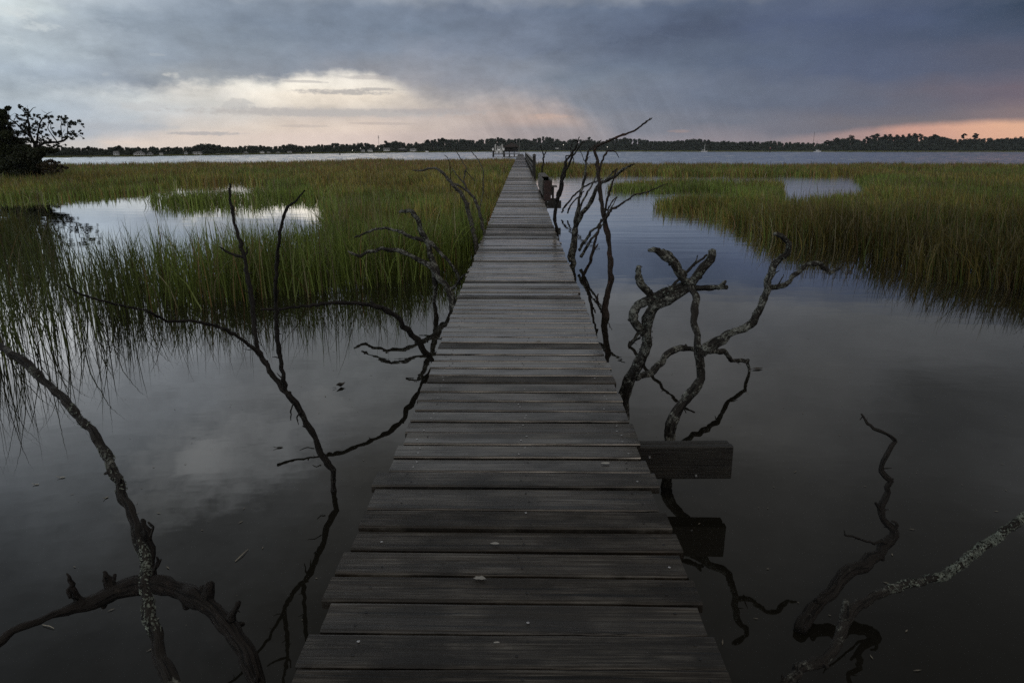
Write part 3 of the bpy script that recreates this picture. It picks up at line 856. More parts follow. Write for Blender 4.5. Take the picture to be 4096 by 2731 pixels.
def marsh_left():
    x, y = scatter(620000, 5.2, 112.0, (-1.02, 0.02), 1.55)
    px, py = project_np(x, y, np.zeros_like(x))
    wob = (fbm(x * 0.5, y * 0.25, 61, 3) - 0.5) * np.clip(3000 / y, 40, 160)
    jx, jy = px + wob + RNG.normal(0, 9, len(px)), py + RNG.normal(0, 1, len(px)) * np.clip((py - 600) * 0.035, 0.5, 14)
    ok = inside(jx, jy, LEFT) & ~inside(jx, jy, POND_A) & ~inside(jx, jy, POND_C) & ~inside(jx, jy, POND_D)
    ok |= inside(jx, jy, TONGUE)
    dens = np.clip(0.04 + 3.2 * (fbm(x * 1.1, y * 0.9, 21, 3) - 0.36), 0.05, 1.0)
    sparse = np.clip((py - 930) / 120, 0, 1) * np.clip((1500 - px) / 700, 0, 1)
    dens *= 1 - 0.66 * sparse
    farleft = np.clip((520 - px) / 260, 0, 1) * np.clip((py - 900) / 120, 0, 1)
    dens *= 1 - 0.66 * farleft
    dens *= 1 - 0.25 * np.clip((py - 1010) / 130, 0, 1) * np.clip((900 - px) / 350, 0, 1)
    dens *= 1 - 0.35 * np.clip((py - 1060) / 120, 0, 1)
    ok &= RNG.uniform(0, 1, len(x)) < dens
    ok &= ~((np.abs(x) < 0.60) & (y < 150))
    x, y, px, py = x[ok], y[ok], px[ok], py[ok]
    n = len(x)
    h = RNG.normal(0.76, 0.15, n) * (0.62 + 0.72 * fbm(x * 0.45, y * 0.22, 2, 3))
    zone = np.interp(py, [650, 700, 735, 765, 830, 900, 1000, 1100], [0.74, 0.76, 0.72, 0.50, 0.52, 0.82, 0.97, 1.0])
    h = np.clip(h, 0.25, 1.15) * zone
    w = 0.0105 * (np.maximum(y, 6) / 8.0) ** 0.72 * RNG.uniform(0.7, 1.4, n)
    rust = np.clip((720 - py) / 50, 0, 1) * 0.55 + 0.04
    c = grass_colour(x, y, px, py, np.where(px > 1250, 0.10, -0.25), rust)
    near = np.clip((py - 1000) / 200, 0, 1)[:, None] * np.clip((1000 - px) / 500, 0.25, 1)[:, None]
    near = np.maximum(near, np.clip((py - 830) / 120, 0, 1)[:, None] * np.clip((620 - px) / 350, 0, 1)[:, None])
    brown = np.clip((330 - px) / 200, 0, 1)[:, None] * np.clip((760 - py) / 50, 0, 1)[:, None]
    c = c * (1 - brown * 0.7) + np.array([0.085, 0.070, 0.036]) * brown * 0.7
    c = c * (1 - near * 0.75) + BROWN_SILHOUETTE * near * 0.75  # near brown stems darkened in colour to read as silhouettes against bright water
    stalk = RNG.uniform(0, 1, n) < 0.035; h = np.where(stalk, h * 1.28, h); c = np.where(stalk[:, None], np.array([0.30, 0.25, 0.13]) * RNG.uniform(.5, 1.1, (n, 1)) * (1 - 0.7 * near), c)
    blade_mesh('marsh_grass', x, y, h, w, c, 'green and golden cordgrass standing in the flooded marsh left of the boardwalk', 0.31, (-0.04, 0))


def marsh_right():
    x, y = scatter(520000, 7.0, 75.0, (0.0, 1.05), 1.45)
    px, py = project_np(x, y, np.zeros_like(x))
    wob = (fbm(x * 0.5, y * 0.25, 61, 3) - 0.5) * np.clip(3000 / y, 40, 160)
    jx, jy = px + wob + RNG.normal(0, 9, len(px)), py + RNG.normal(0, 1, len(px)) * np.clip((py - 600) * 0.03, 0.5, 12)
    back = inside(jx, jy, R_BACK); main = inside(jx, jy, R_MAIN); tip = inside(jx, jy, R_TIP)
    ok = back | main | tip
    dens = np.clip(0.04 + 3.2 * (fbm(x * 1.0, y * 0.8, 31, 3) - 0.36), 0.05, 1.0)
    ok &= RNG.uniform(0, 1, len(x)) < dens
    ok &= x > 0.75
    x, y, px, py = x[ok], y[ok], px[ok], py[ok]; back, main, tip = back[ok], main[ok], tip[ok]
    n = len(x)
    h = RNG.normal(0.76, 0.15, n) * (0.62 + 0.72 * fbm(x * 0.45, y * 0.22, 4, 3))
    short = np.interp(px, [2400, 2600, 3000, 3400], [0.46, 0.48, 0.92, 1.05])
    short = np.where(tip, np.interp(px, [2400, 2700, 3100], [0.52, 0.66, 0.9]), short)
    h = np.clip(h, 0.2, 1.1) * np.where(back & ~main, 0.75, short * np.interp(py, [700, 800, 1000, 1150], [0.62, 0.68, 0.80, 0.82]))
    w = 0.0105 * (np.maximum(y, 6) / 8.0) ** 0.72 * RNG.uniform(0.7, 1.4, n)
    rust = np.clip((715 - py) / 40, 0, 1) * 0.45 + 0.04
    c = grass_colour(x, y, px, py, np.where(py < 720, 0.22, -0.02), rust)
    c *= (1 - 0.68 * np.clip((py - 820) / 170, 0, 1) * np.clip((px - 2700) / 700, 0.2, 1))[:, None]  # vignette-like shade painted into the blade colour toward the right front
    stalk = RNG.uniform(0, 1, n) < 0.04; h = np.where(stalk, h * 1.28, h); c = np.where(stalk[:, None], np.array([0.30, 0.25, 0.13]) * RNG.uniform(.4, 1.0, (n, 1)), c)
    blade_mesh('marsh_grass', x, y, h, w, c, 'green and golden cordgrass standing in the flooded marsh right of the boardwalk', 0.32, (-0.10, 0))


marsh_left()
marsh_right()


# ------------------------------------------------------------------ dead branches and snags
def resample(pts, rad, step):
    """Catmull-Rom through the points"""
    P = [Vector(p) for p in pts]
    out, ro = [], []
    n = len(P)
    for i in range(n - 1):
        p0 = P[max(i - 1, 0)]; p1 = P[i]; p2 = P[i + 1]; p3 = P[min(i + 2, n - 1)]
        k = max(2, int((p2 - p1).length / step))
        for j in range(k):
            t = j / k
            q = 0.5 * ((2 * p1) + (p2 - p0) * t + (2 * p0 - 5 * p1 + 4 * p2 - p3) * t * t + (3 * p1 - p0 - 3 * p2 + p3) * t ** 3)
            lerp = p1.lerp(p2, t)
            out.append(lerp.lerp(q, 0.42)); ro.append(rad[i] * (1 - t) + rad[i + 1] * t)
    out.append(P[-1]); ro.append(rad[-1])
    return out, ro


def add_tube(mb, pts, rad, seg=9, rough=0.22, step=None, wob=0.6):
    rm = max(rad)
    step = step or max(0.008, rm * 0.8)
    P, Rr = resample(pts, rad, step)
    off = random.uniform(0, 100)
    n = len(P)
    for i in range(1, n - 1):
        q = P[i] * (0.6 / max(rm, 0.006)) * 0.25
        P[i] = P[i] + mnoise.noise_vector(q + Vector((off, 0, 0))) * Rr[i] * wob
    up = None; rings = []; uv = []; slen = 0.0
    for i in range(n):
        a = P[max(i - 1, 0)]; b = P[min(i + 1, n - 1)]
        d = (b - a); d = d.normalized() if d.length > 1e-9 else Vector((0, 0, 1))
        if up is None: up = d.orthogonal().normalized()
        up = (up - d * up.dot(d)); up = up.normalized() if up.length > 1e-6 else d.orthogonal().normalized()
        w = d.cross(up)
        lump = 1 + rough * 1.3 * mnoise.noise(Vector((i * step / max(rm, .004) * 0.35, off, 1.7)))
        ring = []
        for k in range(seg):
            t = math.tau * k / seg
            dirv = up * math.cos(t) + w * math.sin(t)
            rr = Rr[i] * lump * (1 + rough * mnoise.noise((P[i] + dirv * Rr[i]) * (1.2 / max(rm, .006)) + Vector((off, 3, 0))))
            ring.append(P[i] + dirv * rr)
        rings.append(ring)
        slen = slen + (P[i] - P[i - 1]).length if i else off
        uv += [(slen, math.cos(math.tau * k / seg) * Rr[i], math.sin(math.tau * k / seg) * Rr[i]) for k in range(seg)]
    uv.append(uv[-1]); mb.uv[len(mb.v)] = uv
    base = [p for r in rings for p in r]
    fs = []
    for i in range(n - 1):
        for k in range(seg):
            fs.append((i * seg + k, i * seg + (k + 1) % seg, (i + 1) * seg + (k + 1) % seg, (i + 1) * seg + k))
    fs.append(tuple(range(seg - 1, -1, -1)))
    base.append(P[-1] + (P[-1] - P[-2]).normalized() * Rr[-1] * 0.5)
    e = len(base) - 1
    for k in range(seg): fs.append(((n - 1) * seg + k, (n - 1) * seg + (k + 1) % seg, e))
    mb.add(base, fs)
    return P, Rr


def lichen_on(mb, P, Rr, a, b, dens, size, upward=0.3):
    """small curled flakes standing off the bark between fractions a and b of a limb"""
    n = len(P)
    i0, i1 = int(a * (n - 1)), max(int(a * (n - 1)) + 1, int(b * (n - 1)))
    for i in range(i0, min(i1, n - 1)):
        seglen = (P[i + 1] - P[i]).length
        m = dens * seglen
        m = int(m) + (1 if random.random() < m - int(m) else 0)
        if mnoise.noise(P[i] * 9) < -0.12: m = m // 3
        d = (P[i + 1] - P[i]).normalized(); u = d.orthogonal().normalized(); w = d.cross(u)
        for _ in range(m):
            t = random.uniform(0, math.tau)
            nrm = u * math.cos(t) + w * math.sin(t)
            if nrm.z < -0.2 and random.random() > upward: continue
            c = P[i].lerp(P[i + 1], random.random()) + nrm * Rr[i] * 0.95
            s = size * random.uniform(0.4, 1.25)
            tg = (d * random.uniform(-1, 1) + nrm.cross(d) * random.uniform(-1, 1)).normalized()
            o = (nrm * random.uniform(0.5, 1.2) + tg * 0.4).normalized()
            b1 = c - tg * s * 0.5; b2 = c + tg * s * 0.5
            m1 = c - tg * s * 0.62 + o * s * 0.32; m2 = c + tg * s * 0.5 + o * s * 0.36
            side = nrm.cross(tg)
            t1 = c - tg * s * 0.35 + o * s * 0.42 + side * s * 0.45; t2 = c + tg * s * 0.55 + o * s * 0.38 + side * s * 0.5
            mb.add([b1, b2, m2, m1, t1, t2], [(0, 1, 2, 3), (3, 2, 5, 4)])


def twigs(mb, P, Rr):
    """broken twig stubs and knots along a limb"""
    acc = random.uniform(0, 6)
    for i in range(2, len(P) - 2):
        d = P[i] - P[i - 1]; acc -= d.length / max(Rr[i], .003)
        if acc > 0: continue
        acc = random.uniform(5, 15)
        d.normalize(); u = d.orthogonal().normalized(); u.rotate(Matrix.Rotation(random.uniform(0, math.tau), 3, d))
        o = (u + d * random.uniform(-.2, .9)).normalized(); r = Rr[i]
        if random.random() < 0.35 and Rr[i] < 0.02:
            ln = r * random.uniform(1.6, 4.5); q = P[i] + u * r * .6
            add_tube(mb, [q, q + o * ln * .5 + Vector((0, 0, random.uniform(-.1, .2) * ln)), q + o * ln], [r * .30, r * .24, r * .12], 6, step=max(.006, ln * .3))
        else:
            q = P[i] + u * r * .45
            add_tube(mb, [q, q + o * r * .5, q + o * r * random.uniform(.7, 1.1)], [r * .6, r * .5, r * .25], 6, step=max(.004, r * .4))


def snag(name, label, cat, limbs, mat, group=None, lichens=(), thick=0.64):
    """limbs: lists of (X, Y, radius in photo pixels, depth). The first limb is the trunk and carries the base."""
    mb = MB(); tubes = []
    base = None
    for L in limbs:
        pts, rad = [], []
        for (X, Y, r, dp) in L:
            p = at(X, Y, dp); r = r * thick
            pts.append(p); rad.append(r * (p - CAM).dot(Vector((-sy * cp, cy * cp, -sp))) / 1568.0)
        if base is None: base = pts[0].copy()
        qp, qr = [pts[0]], [rad[0]]
        for k in range(1, len(pts)):
            seg_l = (pts[k] - pts[k - 1]).length; nk = int(seg_l / max(3.2 * rad[k], .02))
            for j in range(1, nk + 1):
                f = j / (nk + 1); rr = rad[k - 1] * (1 - f) + rad[k] * f
                jit = Vector((random.gauss(0, 1), random.gauss(0, .5), random.gauss(0, 1))) * rr * 0.32
                qp.append(pts[k - 1].lerp(pts[k], f) + jit); qr.append(rr * random.uniform(.86, 1.14))
            qp.append(pts[k]); qr.append(rad[k])
        pts, rad = qp, qr
        seg = 10 if max(rad) > 0.012 else 7
        tb = add_tube(mb, pts, rad, seg, step=max(0.010, max(rad) * 0.6)); tubes.append(tb)
        twigs(mb, *tb)
    o = mb.build(name, mat, smooth=True)
    tag(o, label, cat, group)
    lm = MB()
    for (k, a, b, dens, size) in lichens:
        P, Rr = tubes[k]; lichen_on(lm, P, Rr, a, b, dens, size)
    if lm.f:
        tag(lm.build('lichen', LICHEN, o), None, None, None, 'stuff')
    return o, tubes


def stubs(limbs, tubes=None): return limbs


# lichen-crusted stem rising in the near left corner
snag('lichen_branch', 'long lichen-crusted dead stem curving up across the near left corner', 'branch', [
    [(425, 1620, 24, 1.52), (388, 1566, 23, 1.58), (362, 1500, 21, 1.65), (340, 1420, 19, 1.72), (334, 1335, 17, 1.80), (320, 1250, 16, 1.90), (303, 1180, 15, 1.98),
     (275, 1102, 14.5, 2.08), (234, 1025, 13.5, 2.2), (172, 948, 13, 2.34), (110, 880, 12, 2.48), (54, 828, 12, 2.58), (0, 795, 12, 2.66), (-60, 775, 11, 2.75)],
    [(270, 1092, 5, 2.09), (250, 1083, 5, 2.10), (240, 1088, 4, 2.10)],
    [(345, 1232, 5, 1.92), (352, 1210, 4, 1.93), (340, 1198, 3, 1.93)],
    [(380, 1520, 2.2, 1.62), (402, 1545, 2, 1.6), (418, 1572, 1.6, 1.58)],
], BARK_LICHEN, None, [(0, 0.13, 0.28, 2400, 0.0075), (0, 0.38, 0.50, 700, 0.008), (0, 0.55, 0.62, 600, 0.008), (0, 0.74, 0.80, 700, 0.009)], thick=0.72)

# arched driftwood trunk
snag('driftwood_log', 'thick arched driftwood trunk with broken stubs beneath the lichen stem', 'driftwood', [
    [(612, 1660, 22, 1.74), (586, 1570, 25, 1.82), (562, 1500, 26, 1.88), (535, 1445, 26, 1.95), (500, 1400, 30, 2.0), (470, 1378, 30, 2.03), (420, 1358, 26, 2.08), (370, 1340, 28, 2.1),
     (320, 1340, 28, 2.1), (270, 1352, 24, 2.08), (220, 1376, 23, 2.05), (180, 1390, 17, 2.02), (120, 1410, 12, 1.97), (60, 1436, 12, 1.92), (0, 1472, 13, 1.87), (-50, 1510, 13, 1.82)],
    [(345, 1330, 20, 2.11), (340, 1285, 16, 2.13), (336, 1240, 14, 2.15), (330, 1208, 12, 2.16), (326, 1192, 6, 2.17)],
    [(196, 1388, 15, 2.03), (180, 1376, 13, 2.03), (172, 1356, 10, 2.02), (160, 1332, 6, 2.02), (153, 1316, 2.5, 2.02)],
    [(165, 1370, 9, 2.03), (158, 1358, 7, 2.03), (158, 1350, 4, 2.03)],
    [(262, 1362, 22, 2.07), (250, 1340, 17, 2.07), (243, 1324, 9, 2.07), (238, 1312, 4, 2.07)],
    [(262, 1330, 7, 2.06), (264, 1318, 5, 2.06)],
    [(474, 1382, 28, 2.03), (480, 1356, 22, 2.04), (485, 1338, 14, 2.04)],
    [(530, 1420, 14, 1.96), (542, 1395, 9, 1.96), (548, 1382, 8, 1.96)],
    [(352, 1310, 7, 2.09), (364, 1288, 5, 2.09), (360, 1278, 3, 2.09)],
    [(362, 1300, 4, 2.09), (370, 1284, 3, 2.09)],
], BARK_DRIFT, thick=0.74)

# forked sapling left of the boardwalk
snag('dead_sapling', 'slim forked dead sapling rising from still water left of the boardwalk', 'sapling', [
    [(764, 1210, 10, 3.42), (766, 1130, 10.5, 3.40), (764, 1080, 10.5, 3.40), (738, 1042, 10.5, 3.40), (715, 985, 11, 3.40), (688, 940, 11.5, 3.40), (658, 903, 11, 3.40), (630, 868, 10, 3.42), (603, 825, 9, 3.44), (590, 790, 8.5, 3.46),
     (582, 730, 8, 3.5), (575, 660, 7, 3.54), (562, 595, 7, 3.58), (548, 545, 6.5, 3.61), (535, 495, 5.5, 3.64), (527, 460, 4.5, 3.66), (528, 422, 3.5, 3.68)],
    [(655, 896, 9, 3.40), (645, 835, 8, 3.38), (636, 760, 7.5, 3.36), (633, 680, 7, 3.33), (634, 620, 6.5, 3.31), (640, 560, 6, 3.29), (650, 505, 5.5, 3.27), (660, 476, 5, 3.26), (680, 462, 4, 3.25), (700, 437, 2.6, 3.24)],
    [(604, 822, 7.5, 3.44), (565, 785, 6.5, 3.38), (520, 757, 6, 3.30), (480, 744, 6, 3.23), (440, 737, 5.5, 3.16), (382, 736, 5, 3.07), (335, 713, 5, 3.0), (285, 703, 4.2, 2.93), (230, 690, 4, 2.86), (175, 671, 3.2, 2.79), (145, 648, 2, 2.75)],
    [(560, 592, 5, 3.58), (535, 583, 4.5, 3.58), (515, 575, 4, 3.58), (504, 567, 2.5, 3.58)],
    [(561, 592, 4.5, 3.58), (567, 580, 3.5, 3.58), (567, 567, 2.5, 3.58)],
    [(675, 925, 3, 3.38), (668, 945, 3, 3.36), (668, 965, 1.5, 3.36)],
    [(690, 945, 3, 3.38), (682, 958, 2.5, 3.36), (686, 975, 1.2, 3.36)],
    [(722, 1030, 2, 3.38), (705, 1027, 1.8, 3.36), (688, 1034, 1.2, 3.34)],
    [(738, 1068, 2.5, 3.40), (728, 1072, 2, 3.39), (718, 1068, 1.4, 3.38)],
], BARK_WET, None, [(2, 0.25, 0.8, 120, 0.008)])

# low branch from under the boardwalk
snag('fallen_branch', 'low dark branch leaning out over the water from the left deck edge', 'branch', [
    [(1045, 905, 11, 5.78), (1015, 868, 11, 5.76), (993, 828, 10, 5.72), (965, 792, 10, 5.66), (938, 755, 9.5, 5.6), (905, 722, 9, 5.54), (878, 706, 8.5, 5.5), (845, 700, 7, 5.45), (800, 696, 6.5, 5.37), (760, 697, 6, 5.28), (700, 703, 5, 5.2), (650, 710, 4.5, 5.12), (600, 711, 3.5, 5.04)],
    [(880, 706, 6, 5.5), (865, 701, 5, 5.5), (853, 692, 4.5, 5.5)],
    [(818, 697, 3, 5.4), (814, 690, 2, 5.4)],
    [(680, 704, 3, 5.17), (676, 698, 2, 5.17)],
], BARK_WET)

# curled snag half way along the left edge
snag('dead_snag', 'dead snag with a lichen-tipped upright and two curling arms at the left deck edge', 'snag', [
    [(1052, 745, 13, 7.9), (1046, 706, 13, 8.0), (1041, 686, 12.5, 8.05), (1032, 669, 12, 8.1), (1012, 646, 10.5, 8.2), (998, 622, 10, 8.25), (958, 594, 9, 8.3), (920, 577, 8.5, 8.32), (885, 573, 8, 8.33), (853, 577, 7, 8.33), (828, 588, 6, 8.33), (812, 583, 4.5, 8.33), (799, 577, 3, 8.33)],
    [(1006, 636, 9.5, 8.23), (996, 610, 9.5, 8.3), (986, 580, 9, 8.35), (980, 557, 9, 8.4), (970, 537, 9, 8.42), (964, 515, 8.5, 8.44), (957, 500, 8.5, 8.45), (948, 485, 7.5, 8.47), (934, 486, 6.5, 8.48), (917, 487, 4, 8.5)],
    [(976, 552, 6.5, 8.4), (962, 549, 6.5, 8.42), (948, 547, 6, 8.44), (930, 540, 5.5, 8.48), (913, 531, 5, 8.52), (883, 523, 4.5, 8.57), (860, 527, 4, 8.6), (836, 536, 3.5, 8.62), (814, 545, 2.5, 8.65)],
    [(981, 553, 6.5, 8.38), (1000, 566, 6.5, 8.36), (1012, 580, 6, 8.36), (1025, 593, 5.5, 8.36), (1042, 614, 5, 8.4), (1053, 636, 5, 8.45), (1056, 652, 5, 8.5)],
    [(985, 556, 7, 8.35), (985, 578, 7.5, 8.33), (993, 612, 7.5, 8.3), (999, 645, 8, 8.3), (999, 670, 7.5, 8.3), (998, 700, 7, 8.3), (998, 730, 7, 8.3)],
    [(1034, 665, 6, 8.1), (1046, 655, 5, 8.05), (1058, 640, 4, 8.0), (1072, 628, 3, 7.95)],
], BARK_CRUST, None, [(1, 0.25, 1.0, 420, 0.016), (2, 0.0, 0.8, 130, 0.011), (3, 0.0, 0.5, 150, 0.012)])

# pale leaning snag in the grass further along
snag('dead_snag', 'pale forked snag leaning out of the grass beside the far left deck edge', 'snag', [
    [(1096, 590, 8, 11.6), (1085, 535, 8, 11.7), (1075, 483, 7.5, 11.8), (1067, 460, 7.5, 11.8), (1058, 441, 7, 11.8), (1040, 423, 6.5, 11.85), (1028, 411, 5.5, 11.9), (1012, 393, 4.5, 11.95), (1000, 386, 4, 12), (985, 387, 3.5, 12), (973, 392, 3, 12.05), (948, 391, 2, 12.1)],
    [(1117, 560, 5.5, 11.7), (1108, 515, 5.5, 11.75), (1100, 481, 5.5, 11.8), (1088, 453, 5, 11.85), (1063, 431, 4.5, 11.88), (1043, 423, 4, 11.9)],
    [(1086, 450, 3.5, 11.85), (1078, 441, 3.2, 11.9), (1065, 421, 3, 11.95), (1053, 406, 2.4, 12), (1038, 387, 1.6, 12.05)],
    [(1066, 422, 2.6, 11.95), (1066, 408, 2.4, 11.95), (1068, 396, 2, 11.95), (1073, 386, 1.4, 11.95)],
    [(1067, 400, 2, 11.95), (1068, 391, 2, 11.95), (1078, 402, 1.8, 11.95), (1090, 416, 1.4, 11.95)],
    [(1073, 388, 1.4, 11.95), (1063, 373, 1.5, 12), (1050, 351, 1.4, 12), (1033, 336, 1, 12)],
    [(1102, 480, 2, 11.8), (1110, 440, 1.9, 11.9), (1110, 391, 1.8, 12), (1098, 366, 1.8, 12.1), (1085, 351, 1.5, 12.1), (1070, 333, 1.0, 12.1)],
    [(1058, 440, 3, 11.8), (1040, 428, 2.6, 11.7), (1033, 418, 2, 11.7)],
], BARK_PALE, None, [(0, 0.15, 0.7, 70, 0.02)])
snag('dead_twig', 'short bare dead twig poking from the grass left of the pale forked snag', 'twig', [
    [(1036, 440, 1.5, 12.6), (1034, 391, 1.6, 12.6), (1033, 374, 1.2, 12.6)],
    [(1034, 376, 1.2, 12.6), (1028, 362, 1.2, 12.6), (1020, 356, 1, 12.6)]], BARK_WET)

# twin dark stems just right of the walkway
snag('dead_sapling', 'twin-stemmed dark sapling close to the right deck edge beyond the leaning snags', 'sapling', [
    [(1287, 600, 7, 12.2), (1282, 560, 7, 12.2), (1278, 530, 6.5, 12.2), (1273, 503, 6.5, 12.2), (1277, 471, 6, 12.2), (1286, 436, 5.5, 12.2), (1291, 401, 5, 12.2), (1299, 373, 4.5, 12.2), (1311, 357, 4, 12.2), (1323, 336, 3, 12.2), (1331, 315, 1.8, 12.2)],
    [(1277, 462, 4.5, 12.2), (1285, 449, 4.5, 12.15), (1292, 433, 4.5, 12.1), (1291, 416, 4.2, 12.1), (1301, 388, 4, 12.05), (1313, 363, 3.5, 12), (1322, 350, 2.8, 12), (1336, 330, 2, 12), (1350, 322, 1.2, 12)],
    [(1300, 374, 2.4, 12.2), (1300, 358, 2.2, 12.2), (1308, 357, 1.6, 12.2)],
    [(1311, 360, 2, 12.2), (1311, 341, 1.8, 12.2), (1316, 324, 1.6, 12.2), (1329, 323, 1.2, 12.2)],
    [(1310, 357, 2, 12.2), (1318, 365, 1.8, 12.2), (1316, 378, 1.3, 12.2)],
], BARK_WET, None, [(0, 0.5, 0.9, 50, 0.012)])

# clustered stems with lichen
snag('dead_snag', 'clustered multi-stemmed snag with a thick lichen limb right of the walkway', 'snag', [
    [(1320, 640, 12, 11.2), (1319, 604, 12, 11.3), (1317, 580, 11.5, 11.35), (1320, 545, 10, 11.4), (1323, 520, 9, 11.4), (1326, 496, 7.5, 11.4), (1330, 464, 5.5, 11.4), (1338, 433, 4.5, 11.4), (1345, 401, 4, 11.4), (1346, 371, 3.6, 11.4), (1351, 347, 3.2, 11.4), (1366, 333, 2.6, 11.4), (1381, 322, 1.5, 11.4)],
    [(1323, 520, 8, 11.4), (1332, 503, 8, 11.35), (1348, 478, 7.5, 11.3), (1362, 452, 7, 11.25), (1370, 432, 6.5, 11.2), (1384, 418, 6.5, 11.15), (1398, 413, 6, 11.1), (1413, 405, 6, 11.05), (1428, 392, 5, 11.0), (1440, 385, 3.5, 10.95), (1458, 377, 1.8, 10.9)],
    [(1326, 500, 4, 11.4), (1336, 466, 3.6, 11.5), (1356, 431, 3.2, 11.6), (1371, 401, 2.6, 11.7), (1373, 380, 1.8, 11.7)],
    [(1390, 414, 3, 11.12), (1402, 402, 2.6, 11.1), (1416, 388, 2, 11.1)],
    [(1330, 575, 5.5, 11.35), (1346, 551, 5, 11.3), (1356, 533, 4.6, 11.25), (1371, 523, 4, 11.2), (1384, 505, 3.4, 11.15), (1402, 480, 2.4, 11.1), (1418, 452, 1.6, 11.1)],
    [(1334, 590, 6, 11.3), (1346, 570, 5.2, 11.25), (1358, 548, 4.6, 11.2), (1374, 532, 3.8, 11.15), (1388, 510, 2.8, 11.1)],
    [(1311, 600, 6, 11.3), (1307, 585, 5.5, 11.3), (1312, 568, 4, 11.3)],
    [(1345, 375, 1.6, 11.4), (1335, 352, 1.4, 11.4), (1328, 338, 1.0, 11.4)],
    [(1346, 372, 1.3, 11.4), (1354, 383, 1.2, 11.4), (1362, 392, 0.8, 11.4)],
], BARK_CRUST, None, [(0, 0.25, 0.8, 90, 0.014), (1, 0.0, 0.9, 140, 0.016), (4, 0.0, 0.7, 60, 0.012)])

# branches of a sunken tree, further out
snag('sunken_branch', 'thin drooping branch dipping into the creek behind the clustered snag', 'branch', [
    [(1290, 488, 3, 19.6), (1292, 481, 3.2, 19.7), (1303, 468, 3.2, 19.8), (1316, 451, 3, 20), (1336, 433, 3, 20.1), (1351, 424, 2.8, 20.2), (1383, 411, 2, 20.3)],
    [(1351, 424, 2, 20.2), (1362, 418, 1.8, 20.2), (1372, 421, 1.2, 20.2)]], BARK_WET)
snag('sunken_branch', 'shorter kinked branch dipping into the creek behind the clustered snag', 'branch', [
    [(1304, 490, 2.8, 19.4), (1306, 481, 3, 19.5), (1316, 464, 2.8, 19.6), (1330, 452, 2.6, 19.7), (1338, 441, 2.4, 19.8), (1342, 440, 1.6, 19.8)]], BARK_WET)

# tall peeling trunk with the long arm against the sky
snag('dead_tree', 'tall thin peeling dead tree whose long arm reaches up against the sky', 'tree', [
    [(1388, 790, 13, 7.45), (1390, 728, 13, 7.5), (1391, 700, 12.5, 7.5), (1400, 668, 11.5, 7.52), (1404, 640, 10.5, 7.52), (1403, 605, 10, 7.52), (1400, 580, 9.5, 7.52), (1396, 540, 9, 7.52), (1388, 508, 8.5, 7.53), (1383, 476, 7.5, 7.55), (1380, 446, 7, 7.56), (1376, 413, 6.5, 7.57), (1373, 386, 6, 7.58), (1370, 361, 5.5, 7.6), (1364, 344, 5, 7.6)],
    [(1364, 346, 5, 7.6), (1372, 335, 4.6, 7.58), (1384, 328, 4.6, 7.55), (1406, 320, 4.4, 7.5), (1426, 311, 4.2, 7.45), (1456, 301, 3.6, 7.38), (1473, 289, 3.2, 7.33), (1486, 279, 2.8, 7.3), (1498, 271, 1.8, 7.27)],
    [(1376, 395, 4.5, 7.58), (1383, 371, 4.2, 7.62), (1388, 356, 3.6, 7.65), (1397, 346, 3, 7.68), (1409, 345, 2.2, 7.7), (1416, 352, 1.6, 7.72), (1422, 363, 1.0, 7.74)],
    [(1388, 492, 5, 7.5), (1392, 470, 4.6, 7.45), (1399, 448, 4.2, 7.42), (1406, 422, 3.6, 7.4), (1414, 395, 2.6, 7.38), (1418, 386, 1.8, 7.38)],
    [(1391, 508, 5, 7.5), (1398, 490, 4.6, 7.4), (1406, 479, 4.2, 7.34), (1421, 473, 3.6, 7.25), (1441, 459, 3.2, 7.15), (1458, 447, 3, 7.05), (1488, 441, 2.4, 6.9), (1511, 431, 2, 6.8), (1534, 421, 1.2, 6.7)],
    [(1394, 484, 3, 7.48), (1404, 466, 2.6, 7.5), (1417, 452, 1.8, 7.52)],
    [(1484, 281, 2.2, 7.3), (1484, 277, 1.8, 7.3)], [(1491, 277, 1.8, 7.28), (1493, 271, 1.4, 7.28)],
    [(1367, 379, 2, 7.59), (1363, 378, 1.4, 7.59)],
    [(1344, 372, 2.5, 7.7), (1352, 346, 2.4, 7.66), (1372, 333, 2, 7.6)],
    [(1374, 700, 4, 7.5), (1372, 690, 4, 7.48), (1374, 675, 2.5, 7.46)],
], BARK_RUST)
snag('dead_branch', 'bent slim dead branch beside the foot of the tall peeling tree', 'branch', [
    [(1337, 650, 5, 10.0), (1339, 634, 5.5, 10.0), (1345, 620, 5.5, 9.98), (1354, 607, 5, 9.95), (1358, 590, 5.5, 9.92), (1364, 567, 5, 9.88), (1374, 535, 4, 9.84), (1381, 503, 2.5, 9.8)],
    [(1361, 580, 3.5, 9.9), (1370, 566, 3, 9.88), (1374, 560, 2, 9.88)]], BARK_RUST)

